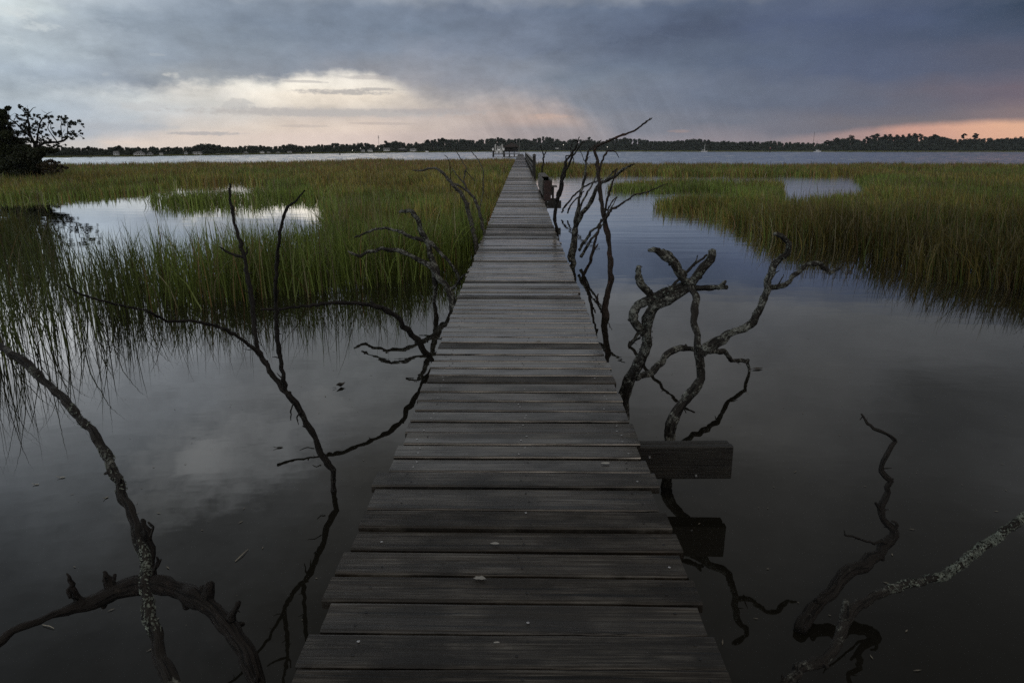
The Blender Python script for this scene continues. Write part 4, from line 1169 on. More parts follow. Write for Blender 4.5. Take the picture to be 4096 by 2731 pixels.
# gnarled snag in the middle right
snag('gnarled_snag', 'gnarled lichen-spotted snag with curled and broken arms beside the right deck edge', 'snag', [
    [(1428, 1010, 20, 4.52), (1430, 955, 20, 4.5), (1434, 910, 20, 4.48), (1442, 873, 19.5, 4.45), (1458, 847, 19, 4.42), (1476, 818, 18, 4.4), (1489, 790, 17, 4.38), (1486, 760, 16, 4.36), (1487, 735, 15, 4.34), (1493, 715, 14.5, 4.32), (1508, 699, 14, 4.31), (1532, 686, 14, 4.3), (1556, 672, 13, 4.29), (1582, 655, 13, 4.28),
     (1600, 632, 12.5, 4.28), (1614, 613, 12, 4.28), (1632, 595, 11, 4.28), (1636, 574, 9, 4.28)],
    [(1484, 770, 12, 4.37), (1470, 757, 12.5, 4.36), (1456, 741, 12.5, 4.35), (1454, 722, 12, 4.34), (1463, 703, 12, 4.34), (1480, 692, 12, 4.33), (1506, 680, 12, 4.32), (1540, 664, 11, 4.3), (1572, 652, 10, 4.29)],
    [(1500, 684, 11, 4.31), (1488, 668, 10.5, 4.3), (1474, 652, 10.5, 4.29), (1467, 636, 9.5, 4.28), (1468, 612, 8, 4.28)],
    [(1588, 660, 11, 4.28), (1572, 642, 11.5, 4.27), (1556, 620, 11, 4.26), (1540, 601, 10, 4.25), (1520, 583, 9, 4.24), (1500, 572, 7.5, 4.23), (1489, 575, 5, 4.23)],
    [(1574, 634, 6, 4.3), (1560, 608, 5.5, 4.3), (1540, 582, 5, 4.29), (1522, 573, 4, 4.28)],
    [(1586, 660, 7, 4.27), (1610, 662, 7.5, 4.25), (1632, 660, 7.5, 4.23), (1652, 659, 7, 4.21), (1671, 660, 5.5, 4.2)],
    [(1654, 657, 5.5, 4.21), (1663, 651, 5, 4.2), (1667, 645, 4, 4.2)],
    [(1462, 868, 9, 4.45), (1480, 860, 9.5, 4.55), (1492, 856, 9.5, 4.62), (1508, 840, 9.5, 4.7), (1526, 820, 9, 4.78), (1549, 804, 9, 4.86), (1575, 800, 8.5, 4.92), (1600, 802, 8, 4.97), (1630, 808, 7.5, 5.04), (1645, 805, 7.5, 5.1), (1661, 804, 7, 5.16), (1670, 814, 6.5, 5.22), (1679, 828, 6, 5.28), (1700, 827, 5.5, 5.36), (1718, 828, 5, 5.44), (1721, 842, 4.5, 5.52), (1721, 868, 4, 5.53)],
    [(1470, 775, 3, 4.4), (1456, 784, 3.5, 4.41), (1450, 793, 2, 4.42)],
], BARK_CRUST, None, [(0, 0.45, 1.0, 330, 0.011), (1, 0.35, 1.0, 420, 0.011), (2, 0.2, 1.0, 330, 0.010), (3, 0.0, 0.9, 250, 0.010), (5, 0.1, 1.0, 250, 0.010)], thick=0.82)

snag('forked_snag', 'tall forked snag with lichen on its right arm standing behind the cross board', 'snag', [
    [(1532, 1120, 15, 3.74), (1534, 1058, 15.5, 3.79), (1537, 1010, 15.5, 3.81), (1542, 975, 16, 3.83), (1555, 943, 16, 3.85), (1574, 915, 16, 3.87), (1596, 892, 15, 3.88), (1609, 872, 14.5, 3.89), (1609, 840, 14, 3.90), (1607, 812, 14, 3.90), (1602, 788, 10, 3.92), (1596, 755, 9, 3.96), (1594, 720, 9, 4.0), (1599, 690, 9, 4.06), (1594, 672, 9, 4.12), (1586, 660, 9, 4.16)],
    [(1610, 815, 13, 3.90), (1624, 798, 13.5, 3.90), (1645, 785, 13, 3.90), (1671, 765, 12, 3.90), (1690, 756, 11.5, 3.90), (1710, 752, 11.5, 3.90), (1734, 738, 11, 3.90), (1750, 708, 10.5, 3.90), (1757, 688, 11, 3.90), (1764, 665, 10.5, 3.90), (1770, 629, 9.5, 3.89), (1777, 606, 9, 3.89), (1790, 592, 9, 3.88), (1805, 584, 8.5, 3.88), (1811, 566, 8, 3.87), (1802, 548, 7.5, 3.87), (1788, 538, 6.5, 3.87), (1778, 537, 5, 3.87)],
    [(1764, 662, 8, 3.90), (1784, 660, 7.5, 3.91), (1804, 655, 7.5, 3.92), (1816, 643, 7, 3.93), (1828, 628, 7, 3.94), (1846, 615, 6.5, 3.95), (1864, 606, 6.5, 3.96), (1884, 606, 6, 3.97), (1894, 618, 6, 3.98), (1904, 628, 6, 3.99), (1916, 622, 5.5, 4.0), (1929, 617, 4, 4.01)],
    [(1786, 654, 2, 3.91), (1795, 640, 1.8, 3.91), (1800, 630, 1.2, 3.91)],
    [(1536, 975, 5, 3.83), (1529, 972, 3, 3.82)],
], BARK_CRUST, None, [(1, 0.12, 0.92, 330, 0.009), (2, 0.0, 0.95, 330, 0.008), (0, 0.45, 0.95, 90, 0.008)], thick=0.82)
snag('leaning_branch', 'straight thin branch leaning out of the water behind the gnarled snag', 'branch', [
    [(1446, 800, 6, 6.33), (1447, 790, 6, 6.35), (1462, 770, 6, 6.38), (1500, 715, 5.6, 6.46), (1539, 662, 5.2, 6.54), (1572, 628, 5, 6.6), (1605, 599, 4.6, 6.65), (1624, 585, 3.4, 6.68)],
    [(1590, 612, 3, 6.62), (1600, 596, 2.4, 6.64), (1603, 586, 1.6, 6.65)]], BARK_LICHEN, None, [(0, 0.3, 0.9, 60, 0.010)])

snag('dead_branch', 'zigzag dead branch rising from dark water in the near right corner', 'branch', [
    [(1838, 1450, 20, 2.27), (1856, 1424, 20, 2.31), (1888, 1380, 19.5, 2.37), (1925, 1340, 19, 2.43), (1960, 1305, 18, 2.48), (1996, 1275, 17, 2.52), (2030, 1250, 16, 2.545), (2058, 1228, 14, 2.56), (2056, 1214, 11, 2.57), (2040, 1200, 10, 2.58),
     (2029, 1188, 9.5, 2.585), (2023, 1163, 10, 2.60), (2031, 1145, 10, 2.61), (2038, 1128, 9.5, 2.62), (2045, 1103, 8.5, 2.63), (2034, 1092, 8, 2.63), (2025, 1080, 7.5, 2.64), (2029, 1058, 7, 2.65), (2044, 1033, 6.5, 2.66), (2058, 1014, 6, 2.67), (2046, 1002, 5, 2.68), (2026, 991, 4.5, 2.69), (2006, 983, 4, 2.70), (1992, 972, 3.5, 2.71), (1978, 950, 2.4, 2.72)],
    [(2036, 1244, 5, 2.54), (2024, 1243, 5, 2.53), (2008, 1248, 4, 2.52), (1990, 1243, 3.2, 2.5), (1971, 1236, 3, 2.48), (1950, 1230, 3, 2.46), (1940, 1228, 2.4, 2.45), (1939, 1217, 1.4, 2.45)],
    [(1920, 1342, 4, 2.41), (1905, 1356, 3.4, 2.39), (1886, 1366, 1.6, 2.37)],
    [(2024, 1170, 5, 2.59), (2016, 1160, 4.5, 2.59), (2011, 1154, 4, 2.59)],
    [(2054, 1222, 6, 2.565), (2060, 1206, 5, 2.565), (2048, 1196, 2.5, 2.57)],
    [(2046, 1108, 3, 2.63), (2052, 1098, 2, 2.63)],
    [(1980, 957, 1.4, 2.72), (1975, 964, 1, 2.72)],
], BARK_WET, thick=0.8)

snag('lichen_branch', 'thick branch furred with pale lichen reaching out of the near right corner', 'branch', [
    [(1770, 1640, 22, 1.66), (1805, 1566, 21, 1.74), (1832, 1536, 20, 1.78), (1865, 1524, 20, 1.81), (1895, 1512, 20, 1.84), (1918, 1488, 20, 1.87), (1928, 1460, 19, 1.9), (1938, 1428, 18, 1.93), (1952, 1403, 18, 1.96), (1972, 1388, 17, 1.98), (2004, 1369, 15, 2.01), (2046, 1349, 14, 2.05), (2087, 1338, 14, 2.09), (2120, 1333, 13, 2.12), (2150, 1326, 13, 2.15), (2180, 1314, 13, 2.18), (2205, 1300, 14, 2.2), (2240, 1272, 14, 2.23), (2282, 1242, 14, 2.26), (2319, 1213, 12, 2.29), (2356, 1186, 11, 2.32), (2400, 1160, 9, 2.35)],
    [(1940, 1425, 16, 1.93), (1943, 1400, 14, 1.94), (1942, 1379, 12, 1.95)],
    [(1826, 1540, 5, 1.77), (1826, 1525, 3, 1.77)], [(1800, 1570, 5, 1.74), (1797, 1548, 3, 1.74)],
], BARK_LICHEN, None, [(0, 0.45, 0.66, 1300, 0.008), (0, 0.62, 1.0, 3600, 0.0095)], thick=0.68)

snag('dead_twig', 'forked leafless twig standing in the far creek just right of the walkway', 'twig', [
    [(1244, 396, 2.4, 33), (1248, 376, 2.4, 33), (1250, 360, 2.2, 33), (1246, 348, 1.8, 33), (1241, 334, 1.4, 33)],
    [(1249, 358, 1.8, 33), (1254, 350, 1.6, 33), (1255, 345, 1, 33)], [(1248, 374, 1.5, 33), (1246, 364, 1.4, 33), (1249, 357, 1.2, 33)]], BARK_WET)

# ------------------------------------------------------------------ boardwalk
def deck_z(y): return float(np.interp(y, [0, 3, 6.4, 17.8, 40, 90, 190], [0.355, 0.357, 0.412, 0.51, 0.60, 0.70, 0.82]))


DOCK_END = 186.0


def boardwalk():
    root = empty('boardwalk', (0, 0, 0), 'long narrow weathered plank boardwalk running straight out over the marsh', 'boardwalk')
    V, F, M, T = [], [], [], []
    def add(vs, fs, mi, tint):
        b = len(V); V.extend(vs); T.extend([tint] * len(vs))
        for f in fs: F.append(tuple(i + b for i in f)); M.append(mi)
    y = 0.30; k = 0
    nails = []
    while y < DOCK_END:
        wdt = 0.139 if random.random() > 0.06 else random.choice((0.089, 0.095, 0.185))
        gap = random.uniform(0.007, 0.016)
        z = deck_z(y) + random.gauss(0, 0.0022)
        x0 = -0.612 + random.gauss(0, 0.008); x1 = 0.610 + random.gauss(0, 0.008)
        if random.random() < 0.08: x0 += random.uniform(-0.03, 0.03)
        if y < 2.85: x0 -= 0.032 + abs(random.gauss(0, .006)); x1 += random.gauss(0, .010)
        skew = random.gauss(0, 0.0035); roll = random.gauss(-0.006, 0.020); tw = random.gauss(0, 0.004); cup = random.uniform(-0.0005, 0.0035)
        nseg = 10 if y < 14 else (4 if y < 50 else 1)
        prof = [(0, -0.036), (0, -0.006), (0.0035, -0.0012), (0.010, 0), (wdt / 2, -cup), (wdt - 0.010, 0), (wdt - 0.0035, -0.0012), (wdt, -0.006), (wdt, -0.036)]
        if y > 50: prof = [(0, -0.036), (0, 0), (wdt, 0), (wdt, -0.036)]
        npf = len(prof)
        if y < 2.85:      # oldest boards at the near end: brown, dry and split
            tint = (random.uniform(0.05, 0.65), random.uniform(0.05, 0.36), random.random())
        elif y < 4.0:     # a run of newer, smoother boards held by bright screws
            tint = (random.uniform(0.3, 0.6), random.uniform(0.42, 0.66), random.random())
        else:
            tint = (min(1, max(0, random.gauss(0.5, 0.28))), (random.uniform(0.7, 1.0) if random.random() < 0.6 else random.uniform(0.0, 0.45)), random.random())
        vs = []
        o = random.uniform(0, 99)
        for s in range(nseg + 1):
            x = x0 + (x1 - x0) * s / nseg
            wy = 0.0022 * mnoise.noise(Vector((x * 2.2, o, 0))); wz = 0.003 * mnoise.noise(Vector((x * 1.4, o, 5)))
            for (py, pz) in prof:
                e = 0.0016 * mnoise.noise(Vector((x * 9, o, py * 40))) if y < 14 else 0
                vs.append((x, y + py + skew * x + wy + e * (1 if py in (0, wdt) else 0), z + pz + wz + (py - wdt / 2) * (roll + tw * x)))
        fs = []
        for s in range(nseg):
            for j in range(npf - 1):
                fs.append((s * npf + j, (s + 1) * npf + j, (s + 1) * npf + j + 1, s * npf + j + 1))
            fs.append((s * npf + npf - 1, (s + 1) * npf + npf - 1, (s + 1) * npf, s * npf))
        fs.append(tuple(range(npf))); fs.append(tuple(range(nseg * npf + npf - 1, nseg * npf - 1, -1)))
        add(vs, fs, 0, tint)
        if y < 9:
            bright = 2.8 < y < 4.4
            for nx in (-0.50, 0.02, 0.53):
                for ny in (0.3, 0.72):
                    if random.random() < 0.3: continue
                    cx, cyv = nx + random.gauss(0, 0.018), y + wdt * ny + random.gauss(0, 0.008)
                    shiny = random.random() < (0.7 if bright else 0.12)
                    zz = z + (cyv - y - wdt / 2) * (roll + tw * cx) + 0.003 * mnoise.noise(Vector((cx * 1.4, o, 5)))
                    r = 0.0052 if shiny else 0.0052
                    vs = [(cx + r * math.cos(a), cyv + r * math.sin(a), zz + 0.0012) for a in np.linspace(0, math.tau, 9)[:-1]]
                    vs += [(cx + r * .55 * math.cos(a), cyv + r * .55 * math.sin(a), zz + (0.0022 if shiny else 0.0008)) for a in np.linspace(0, math.tau, 9)[:-1]]
                    fs = [(i, (i + 1) % 8, 8 + (i + 1) % 8, 8 + i) for i in range(8)] + [tuple(range(8, 16))]
                    add(vs, fs, 1 if shiny else 2, (0.5, 0.5, 0.5))
        y += wdt + gap; k += 1
    # pale bird droppings
    for (X, Y, r) in ((1102, 1326, 0.016), (1137, 1247, 0.012), (1392, 1063, 0.015), (1140, 1474, 0.006), (1237, 782, 0.02)):
        p = ground(X, Y, deck_z(2)); z = deck_z(p.y) + 0.004
        p = ground(X, Y, z)
        n = 11
        vs = [(p.x + r * 1.5 * math.cos(a) * random.uniform(.6, 1.2), p.y + r * 0.7 * math.sin(a) * random.uniform(.6, 1.2), z) for a in np.linspace(0, math.tau, n + 1)[:-1]]
        add(vs, [tuple(range(n))], 3, (0.5, 0.5, 0.5))
    me = bpy.data.meshes.new('deck'); me.from_pydata(V, [], F)
    for m in (deck_mat(), STEEL, BLACK, plain('bird_dropping', (0.28, 0.28, 0.26), 0.8)): me.materials.append(m)
    me.polygons.foreach_set('material_index', M)
    a = me.attributes.new('tint', 'FLOAT_COLOR', 'POINT')
    a.data.foreach_set('color', np.concatenate([np.array(T, np.float32), np.ones((len(T), 1), np.float32)], 1).ravel())
    me.update()
    o = bpy.data.objects.new('deck', me); COL.objects.link(o); o.parent = root
    # stringers under the planks follow the rise of the deck
    for sx in (-0.47, 0.0, 0.47):
        b = MB(); ys = [0.3, 3, 6.4, 12, 17.8, 28, 40, 65, 90, 140, DOCK_END]
        for i in range(len(ys) - 1):
            a_, c_ = ys[i], ys[i + 1]; za, zc = deck_z(a_) - 0.040, deck_z(c_) - 0.040
            pts = []
            for (yy, zz) in ((a_, za), (c_, zc)):
                pts += [(sx - .02, yy, zz - .14), (sx + .02, yy, zz - .14), (sx + .02, yy, zz), (sx - .02, yy, zz)]
            b.add(pts, [(0, 1, 5, 4), (1, 2, 6, 5), (2, 3, 7, 6), (3, 0, 4, 7)])
        b.build('stringer', WOOD_DARK, root)
    # bents: cross board + two round piles
    ys = [3.31, 6.3, 9.4, 12.6, 15.8, 19.1, 22.5, 26, 30, 34.5, 39, 44, 49, 54, 60, 66, 72, 78, 84, 90, 97, 104, 111, 118, 126, 134, 142, 150, 158, 166, 174, 182]
    for i, yy in enumerate(ys):
        long = i in (0, 5)
        zt = deck_z(yy) - (0.034 if long else 0.19)
        b = MB()
        if i == 0:
            zt = deck_z(yy) - 0.036
            b.box((0.862, yy + 0.0, zt - 0.095), (0.508, 0.042, 0.185), Matrix.Rotation(R(-0.8), 3, 'Y'))
            b.box((0.858, yy + 0.046, zt - 0.099), (0.500, 0.042, 0.19), Matrix.Rotation(R(-0.7), 3, 'Y'))
        elif long:
            b.box((0.862, yy, zt - 0.11), (0.51, 0.045, 0.21)); b.box((0.80, yy + 0.23, zt - 0.06), (0.36, 0.045, 0.20))
            for bx in (0.67, 0.75, 0.75):
                pass
        else:
            b.box((0, yy, zt - 0.09), (1.16, 0.045, 0.18))
        cb = b.build('cross_beam', BEAM if long else WOOD_DARK, root, bevel=0.005)
        if i == 0:
            for (qx, qz) in ((0.93, -0.165), (0.68, -0.06), (0.68, -0.15)):
                p = MB(); p.cyl((qx, yy - 0.021, zt + qz), (qx, yy - 0.027, zt + qz), 0.007, 0.006, 8); p.build('bolt', STEEL, cb)
        for s in (-1, 1):
            p = MB(); p.cyl((s * 0.42, yy + 0.12, -0.8), (s * 0.42, yy + 0.12, zt - 0.01), 0.085, 0.08, 12)
            p.build('pile', WOOD_DARK, root)
    # bolts on the outer beam of the fifth bent
    yb = 19.1; zb = deck_z(yb) - 0.034
    for (bx, bz) in ((0.66, -0.045), (0.745, -0.045), (0.745, -0.16)):
        p = MB(); p.cyl((bx, yb - 0.036, zb + bz), (bx, yb - 0.022, zb + bz), 0.014, 0.014, 8)
        p.build('bolt', STEEL, root)
    # box rail with a red front beside the walkway
    bx, by, bz = 0.735, 19.18, deck_z(19)
    rail = MB()
    rail.box((bx - 0.115, by + 2.6, bz + 0.30), (0.035, 5.0, 0.42)); rail.box((bx + 0.115, by + 2.6, bz + 0.30), (0.035, 5.0, 0.42))
    rail.box((bx, by + 3.5, bz + 0.525), (0.20, 3.2, 0.03)); rail.box((bx, by + 0.6, bz + 0.36), (0.19, 1.0, 0.03))
    rail.box((bx - 0.0, by + 5.0, bz - 0.2), (0.19, 0.10, 1.3))
    ro = rail.build('side_rail', WOOD_OLD, root, bevel=0.004)
    fr = MB(); fr.box((bx, by - 0.01, bz + 0.14), (0.195, 0.035, 0.70)); fr.build('front_panel', RED_PAINT, ro, bevel=0.01)
    sh = MB(); sh.box((bx + 0.20, by + 0.25, bz + 0.33), (0.135, 0.55, 0.03)); sh.box((bx + 0.165, by + 0.25, bz + 0.10), (0.06, 0.08, 0.43)); sh.build('shelf', WOOD_OLD, ro, bevel=0.004)
    pi = MB(); pi.cyl((bx - 0.045, by + 0.50, bz + 0.425), (bx + 0.075, by + 0.22, bz + 0.420), 0.022, 0.022, 12); pi.build('pipe', PVC, ro)
    # handrail along the right side further out
    y0 = 34.5
    post = MB(); zt = deck_z(y0)
    post.box((0.66, y0, zt + 0.28), (0.15, 0.15, 1.36)); 
    po = post.build('rail_post', WOOD_DARK, root, bevel=0.006)
    capm = MB(); capm.box((0.66, y0, zt + 0.985), (0.19, 0.19, 0.04)); capm.box((0.66, y0, zt + 1.03), (0.15, 0.15, 0.05), taper=0.2); capm.build('post_cap', WOOD_OLD, po)
    yy = y0 + 2.4
    while yy < 100:
        z = deck_z(yy); p = MB(); p.box((0.65, yy, z + 0.22), (0.09, 0.09, 1.12)); p.build('rail_post', WOOD_DARK, root); yy += 2.4
    for (hz, hw, hh, mt, nm) in ((0.76, 0.15, 0.035, WOOD_GREY, 'handrail'), (0.52, 0.03, 0.13, WOOD_DARK, 'side_board'), (0.28, 0.03, 0.13, WOOD_DARK, 'side_board')):
        b = MB(); yy = y0 + 0.08
        while yy < 100:
            a_, c_ = yy, min(yy + 6, 100); xo = 0.66 if nm == 'handrail' else 0.59
            za, zc = deck_z(a_) + hz, deck_z(c_) + hz
            pts = []
            for (q, zz) in ((a_, za), (c_, zc)):
                pts += [(xo - hw / 2, q, zz - hh / 2), (xo + hw / 2, q, zz - hh / 2), (xo + hw / 2, q, zz + hh / 2), (xo - hw / 2, q, zz + hh / 2)]
            b.add(pts, [(0, 1, 5, 4), (1, 2, 6, 5), (2, 3, 7, 6), (3, 0, 4, 7), (3, 2, 1, 0), (4, 5, 6, 7)]); yy += 6
        b.build(nm, mt, root)


boardwalk()


# ------------------------------------------------------------------ pavilion, boat lift and boats
def pavilion():
    D = 196.0; m = D * 0.963 / 2731.0
    c = far(2047, 600, D); root = empty('dock_pavilion', (c.x, D, 0), 'dark hip-roofed dock pavilion with white lattice rails at the boardwalk end', 'pavilion')
    cx = c.x; w, dp = 4.3, 4.0; zd, ze, zp = 0.80, 2.62, 3.75
    fl = MB(); fl.box((cx, D + dp / 2, zd - 0.08), (w, dp, 0.16)); fl.build('floor', WOOD_DARK, root)
    rf = MB(); x0, x1, y0, y1 = cx - w / 2 - .25, cx + w / 2 + .1, D - .3, D + dp + .3
    rf.add([(x0, y0, ze), (x1, y0, ze), (x1, y1, ze), (x0, y1, ze), (cx, y0 + 1.6, zp), (cx, y1 - 1.6, zp), (x0, y0, ze - .1), (x1, y0, ze - .1), (x1, y1, ze - .1), (x0, y1, ze - .1)],
           [(0, 1, 4), (1, 2, 5, 4), (2, 3, 5), (3, 0, 4, 5), (0, 6, 7, 1), (1, 7, 8, 2), (2, 8, 9, 3), (3, 9, 6, 0), (9, 8, 7, 6)])
    rf.build('roof', SHINGLE, root)
    ws = MB(); ws.box((cx - .1, D + 2.2, 1.95), (w * .82, 2.6, 1.25)); ws.build('screen_wall', WOOD_DARK, root)
    for sx in (-1, -0.33, 0.33, 1):
        for q in (0.12, dp - .12):
            p = MB(); p.box((cx + sx * (w / 2 - .08), D + q, (ze + zd) / 2 - .02), (.13, .13, ze - zd - .1)); p.build('post', WOOD_DARK, root)
            p = MB(); p.cyl((cx + sx * (w / 2 - .08), D + q, -1), (cx + sx * (w / 2 - .08), D + q, zd - .17), .14, .14, 8); p.build('pile', WOOD_DARK, root)
    bs = [-w / 2 + .1, -w / 6, w / 6, w / 2 - .1]
    for i in range(3):
        a, b = bs[i] + .12, bs[i + 1] - .12; l = MB()
        l.box((cx + (a + b) / 2, D - .02, zd + .78), (b - a, .06, .05)); l.box((cx + (a + b) / 2, D - .02, zd + .25), (b - a, .06, .05))
        n = 1 if i != 1 else 2
        for j in range(n):
            u0, u1 = a + (b - a) * j / n, a + (b - a) * (j + 1) / n
            for s in (1, -1):
                ang = math.atan2(.5, u1 - u0) * s
                l.box((cx + (u0 + u1) / 2, D - .02 + .012 * s, zd + .515), (math.hypot(.5, u1 - u0), .02, .045), Matrix.Rotation(-ang, 3, 'Y'))
        l.build('railing', WOOD_GREY if i == 2 else WOOD_OLD, root)
    for dx in (-.35, 1.15):
        b = MB(); b.cyl((cx + dx, D - .1, .16), (cx + dx + .35, D - .1, .16), .09, .09, 8); b.build('float', WHITE, root)
    fp = empty('flagpole', (far(2077, 612, D - 1).x, D - 1, 0.8), 'thin pale bare pole standing beside the dark pavilion roof', 'pole')
    q = far(2077, 557, D - 1); b = MB(); b.cyl((q.x, D - 1, .82), (q.x, D - 1, q.z), .075, .05, 8); b.build('shaft', WOOD_GREY, fp)
    b = MB(); b.cyl((q.x, D - 1, q.z), (q.x, D - 1, q.z + .1), .08, .02, 8); b.build('finial', WOOD_GREY, fp)


pavilion()


def boat_lift():
    D = 190.0
    xl, xr = far(1972, 600, D).x, far(2014.5, 600, D).x
    root = empty('boat_lift', ((xl + xr) / 2, D, 0), 'timber boat lift with white motor boxes left of the dock pavilion', 'boat lift')
    for x in (xl, xr):
        for q in (0, 4.2):
            p = MB(); p.cyl((x, D + q, -1), (x, D + q, 1.75), .17, .15, 10); po = p.build('piling', WOOD_DARK, root)
            if q == 0:
                b = MB(); b.box((x, D - .22, 1.95), (.44, .42, .60)); b.box((x, D - .22, 2.27), (.5, .48, .05)); b.build('motor_box', WHITE, po, bevel=.02)
    for x in (xl, xr):
        b = MB(); b.box((x, D + 2.1, 1.55), (.14, 4.6, .22)); b.build('top_beam', WOOD_DARK, root)
    for q in (0.6, 3.4):
        b = MB(); b.box(((xl + xr) / 2, D + q, 0.70), (xr - xl - .3, .16, .18)); b.build('cradle_beam', WOOD_DARK, root)
    for sx in (1980.0, 1983.3, 2007.3, 2010.5):
        p = far(sx, 577 + random.uniform(-.6, .6), D + .6)
        b = MB(); b.cyl((p.x, D + .6, .80), (p.x, D + .6, p.z), .075, .075, 8); b.build('guide_pole', PVC, root)
    bt = empty('motorboat', (far(1995, 600, D).x, D + 2, .8), 'white motorboat with a tower raised on the timber boat lift', 'motorboat')
    cx = bt.location.x
    hl = MB()
    secs = [(0.0, .85, 1.0), (1.4, .92, 1.0), (3.2, .80, .98), (4.6, .42, .9), (5.4, .04, .7)]
    for (yy, hw, k) in secs:
        kz = .82 + (1 - k) * 1.0
        hl.add([(cx - hw, D + .2 + yy, 1.62), (cx - hw * .86, D + .2 + yy, 1.18), (cx, D + .2 + yy, kz + .05), (cx + hw * .86, D + .2 + yy, 1.18), (cx + hw, D + .2 + yy, 1.62), (cx, D + .2 + yy, 1.58)], [])
    for i in range(4):
        for j in range(6):
            a, b2 = i * 6 + j, i * 6 + (j + 1) % 6
            hl.f.append((a, b2, b2 + 6, a + 6)); hl.m.append(0)
    hl.f.append((5, 4, 3, 2, 1, 0)); hl.m.append(0)
    hl.build('hull', WHITE, bt, smooth=False)
    g = MB(); g.box((cx, D + .15, 1.655), (1.84, .06, .07)); g.build('gunwale', WHITE, bt)
    e = MB(); e.box((cx, D - .02, 1.30), (.34, .3, .62), taper=.75); e.box((cx, D - .0, .93), (.12, .16, .4)); e.build('outboard_motor', ROOF_G, bt, bevel=.03)
    co = MB(); co.box((cx, D + 1.9, 1.86), (.75, .7, .46), taper=.85); co.build('console', WHITE, bt, bevel=.03)
    tw = MB()
    for s in (-1, 1):
        tw.cyl((cx + s * .42, D + 1.5, 1.62), (cx + s * .30, D + 1.6, 2.92), .045, .045, 8); tw.cyl((cx + s * .42, D + 2.4, 1.62), (cx + s * .30, D + 2.2, 2.92), .045, .045, 8)
    for z in (2.05, 2.32, 2.6): tw.cyl((cx - .37, D + 1.55, z), (cx + .37, D + 1.55, z), .035, .035, 8)
    tw.build('tower', WHITE, bt)


boat_lift()


def marker(sx, yt, yb, label, red):
    p = ground(sx / S, yb / S); top = far(sx, yt, p.y)
    root = empty('channel_marker', (p.x, p.y, 0), label, 'marker')
    b = MB(); r = 2.3 * p.y * 0.963 / 2731
    b.cyl((p.x, p.y, -1), (p.x, p.y, top.z * (0.72 if red else 1)), r, r * .85, 10); b.build('pile', BLACK if red else WOOD_DARK, root)
    if red:
        b = MB(); b.cyl((p.x, p.y, top.z * .72), (p.x, p.y, top.z * .92), r * .8, r * .8, 8); b.build('daymark', plain('red_daymark', (0.45, 0.05, 0.04), .5), root)
        b = MB(); b.cyl((p.x, p.y, top.z * .92), (p.x, p.y, top.z), r * .5, r * .3, 8); b.build('lantern', WHITE, root)
    else:
        b = MB(); b.cyl((p.x, p.y, top.z), (p.x, p.y, top.z + r), r * 1.1, r * .3, 10); b.build('pile_cap', WOOD_DARK, root)


marker(1360, 611, 622, 'short dark mooring pile standing alone in the river left of the tower', False)
marker(3079, 589, 611, 'dark channel marker with a red top standing in the river', True)


def cruiser():
    p = ground(3270 / S, 608.9 / S); m = p.y * 0.963 / 2731
    root = empty('cabin_boat', (p.x, p.y, 0), 'small white cabin boat on the far river below the radio mast', 'boat')
    L, x0 = 28 * m, p.x - 14 * m
    h = MB(); secs = [(0, .8), (.3, 1.0), (.7, .85), (.93, .4), (1.0, .05)]
    for (t, k) in secs:
        x = x0 + L * t; hw = 1.1 * k; zt = 4.2 * m * (0.85 + .35 * t * t)
        h.add([(x, p.y - hw, zt), (x, p.y - hw * .7, -.1), (x, p.y + hw * .7, -.1), (x, p.y + hw, zt)], [])
    for i in range(4):
        for j in range(4): a, b = i * 4 + j, i * 4 + (j + 1) % 4; h.f.append((a, b, b + 4, a + 4)); h.m.append(0)
    h.f.append((0, 1, 2, 3)); h.m.append(0); h.f.append((19, 18, 17, 16)); h.m.append(0)
    h.build('hull', WHITE, root)
    c = MB(); c.box((p.x + .5 * m, p.y, 5.6 * m), (9 * m, 1.5, 3.4 * m), taper=.85); cb = c.build('cabin', WHITE, root)
    w = MB(); w.box((p.x + .5 * m, p.y - .73, 6.1 * m), (6.5 * m, .08, 1.5 * m)); w.build('window', GLASS_D, cb)
    t = MB(); t.box((p.x - 1 * m, p.y, 9.4 * m), (11 * m, 1.7, .7 * m)); t.build('hardtop', WHITE, root)
    t = MB()
    for dx in (-6, 4):
        for s in (-1, 1): t.cyl((p.x + dx * m, p.y + s * .7, 4 * m), (p.x + dx * m, p.y + s * .7, 9.2 * m), .05, .05, 6)
    t.build('hardtop_frame', WHITE, root)


cruiser()


def sailboat():
    D = 600.0; m = D * .963 / 2731; p = far(2817, 602, D); top = far(2818, 578, D)
    root = empty('sailboat', (p.x, D, 0), 'tiny moored sailboat with a bare white mast under the far trees', 'sailboat')
    h = MB(); 
    for (t, k) in ((0, .5), (.3, 1), (.7, .9), (1, .05)):
        x = p.x - 2.6 + 5.2 * t; h.add([(x, D - .8 * k, 2.3), (x, D - .5 * k, 1.25), (x, D + .5 * k, 1.25), (x, D + .8 * k, 2.3)], [])
    for i in range(3):
        for j in range(4): a, b = i * 4 + j, i * 4 + (j + 1) % 4; h.f.append((a, b, b + 4, a + 4)); h.m.append(0)
    h.f.append((0, 1, 2, 3)); h.m.append(0)
    h.v = [(x, y, z - 1.35) for x, y, z in h.v]
    h.build('hull', WHITE, root)
    b = MB(); b.cyl((p.x + .3, D, .8), (p.x + .3, D, top.z), .16, .09, 8); b.build('mast', WHITE, root)
    b = MB(); b.cyl((p.x + .3, D, 1.9), (p.x - 2.0, D, 1.95), .09, .09, 6); b.build('boom', WHITE, root)


sailboat()


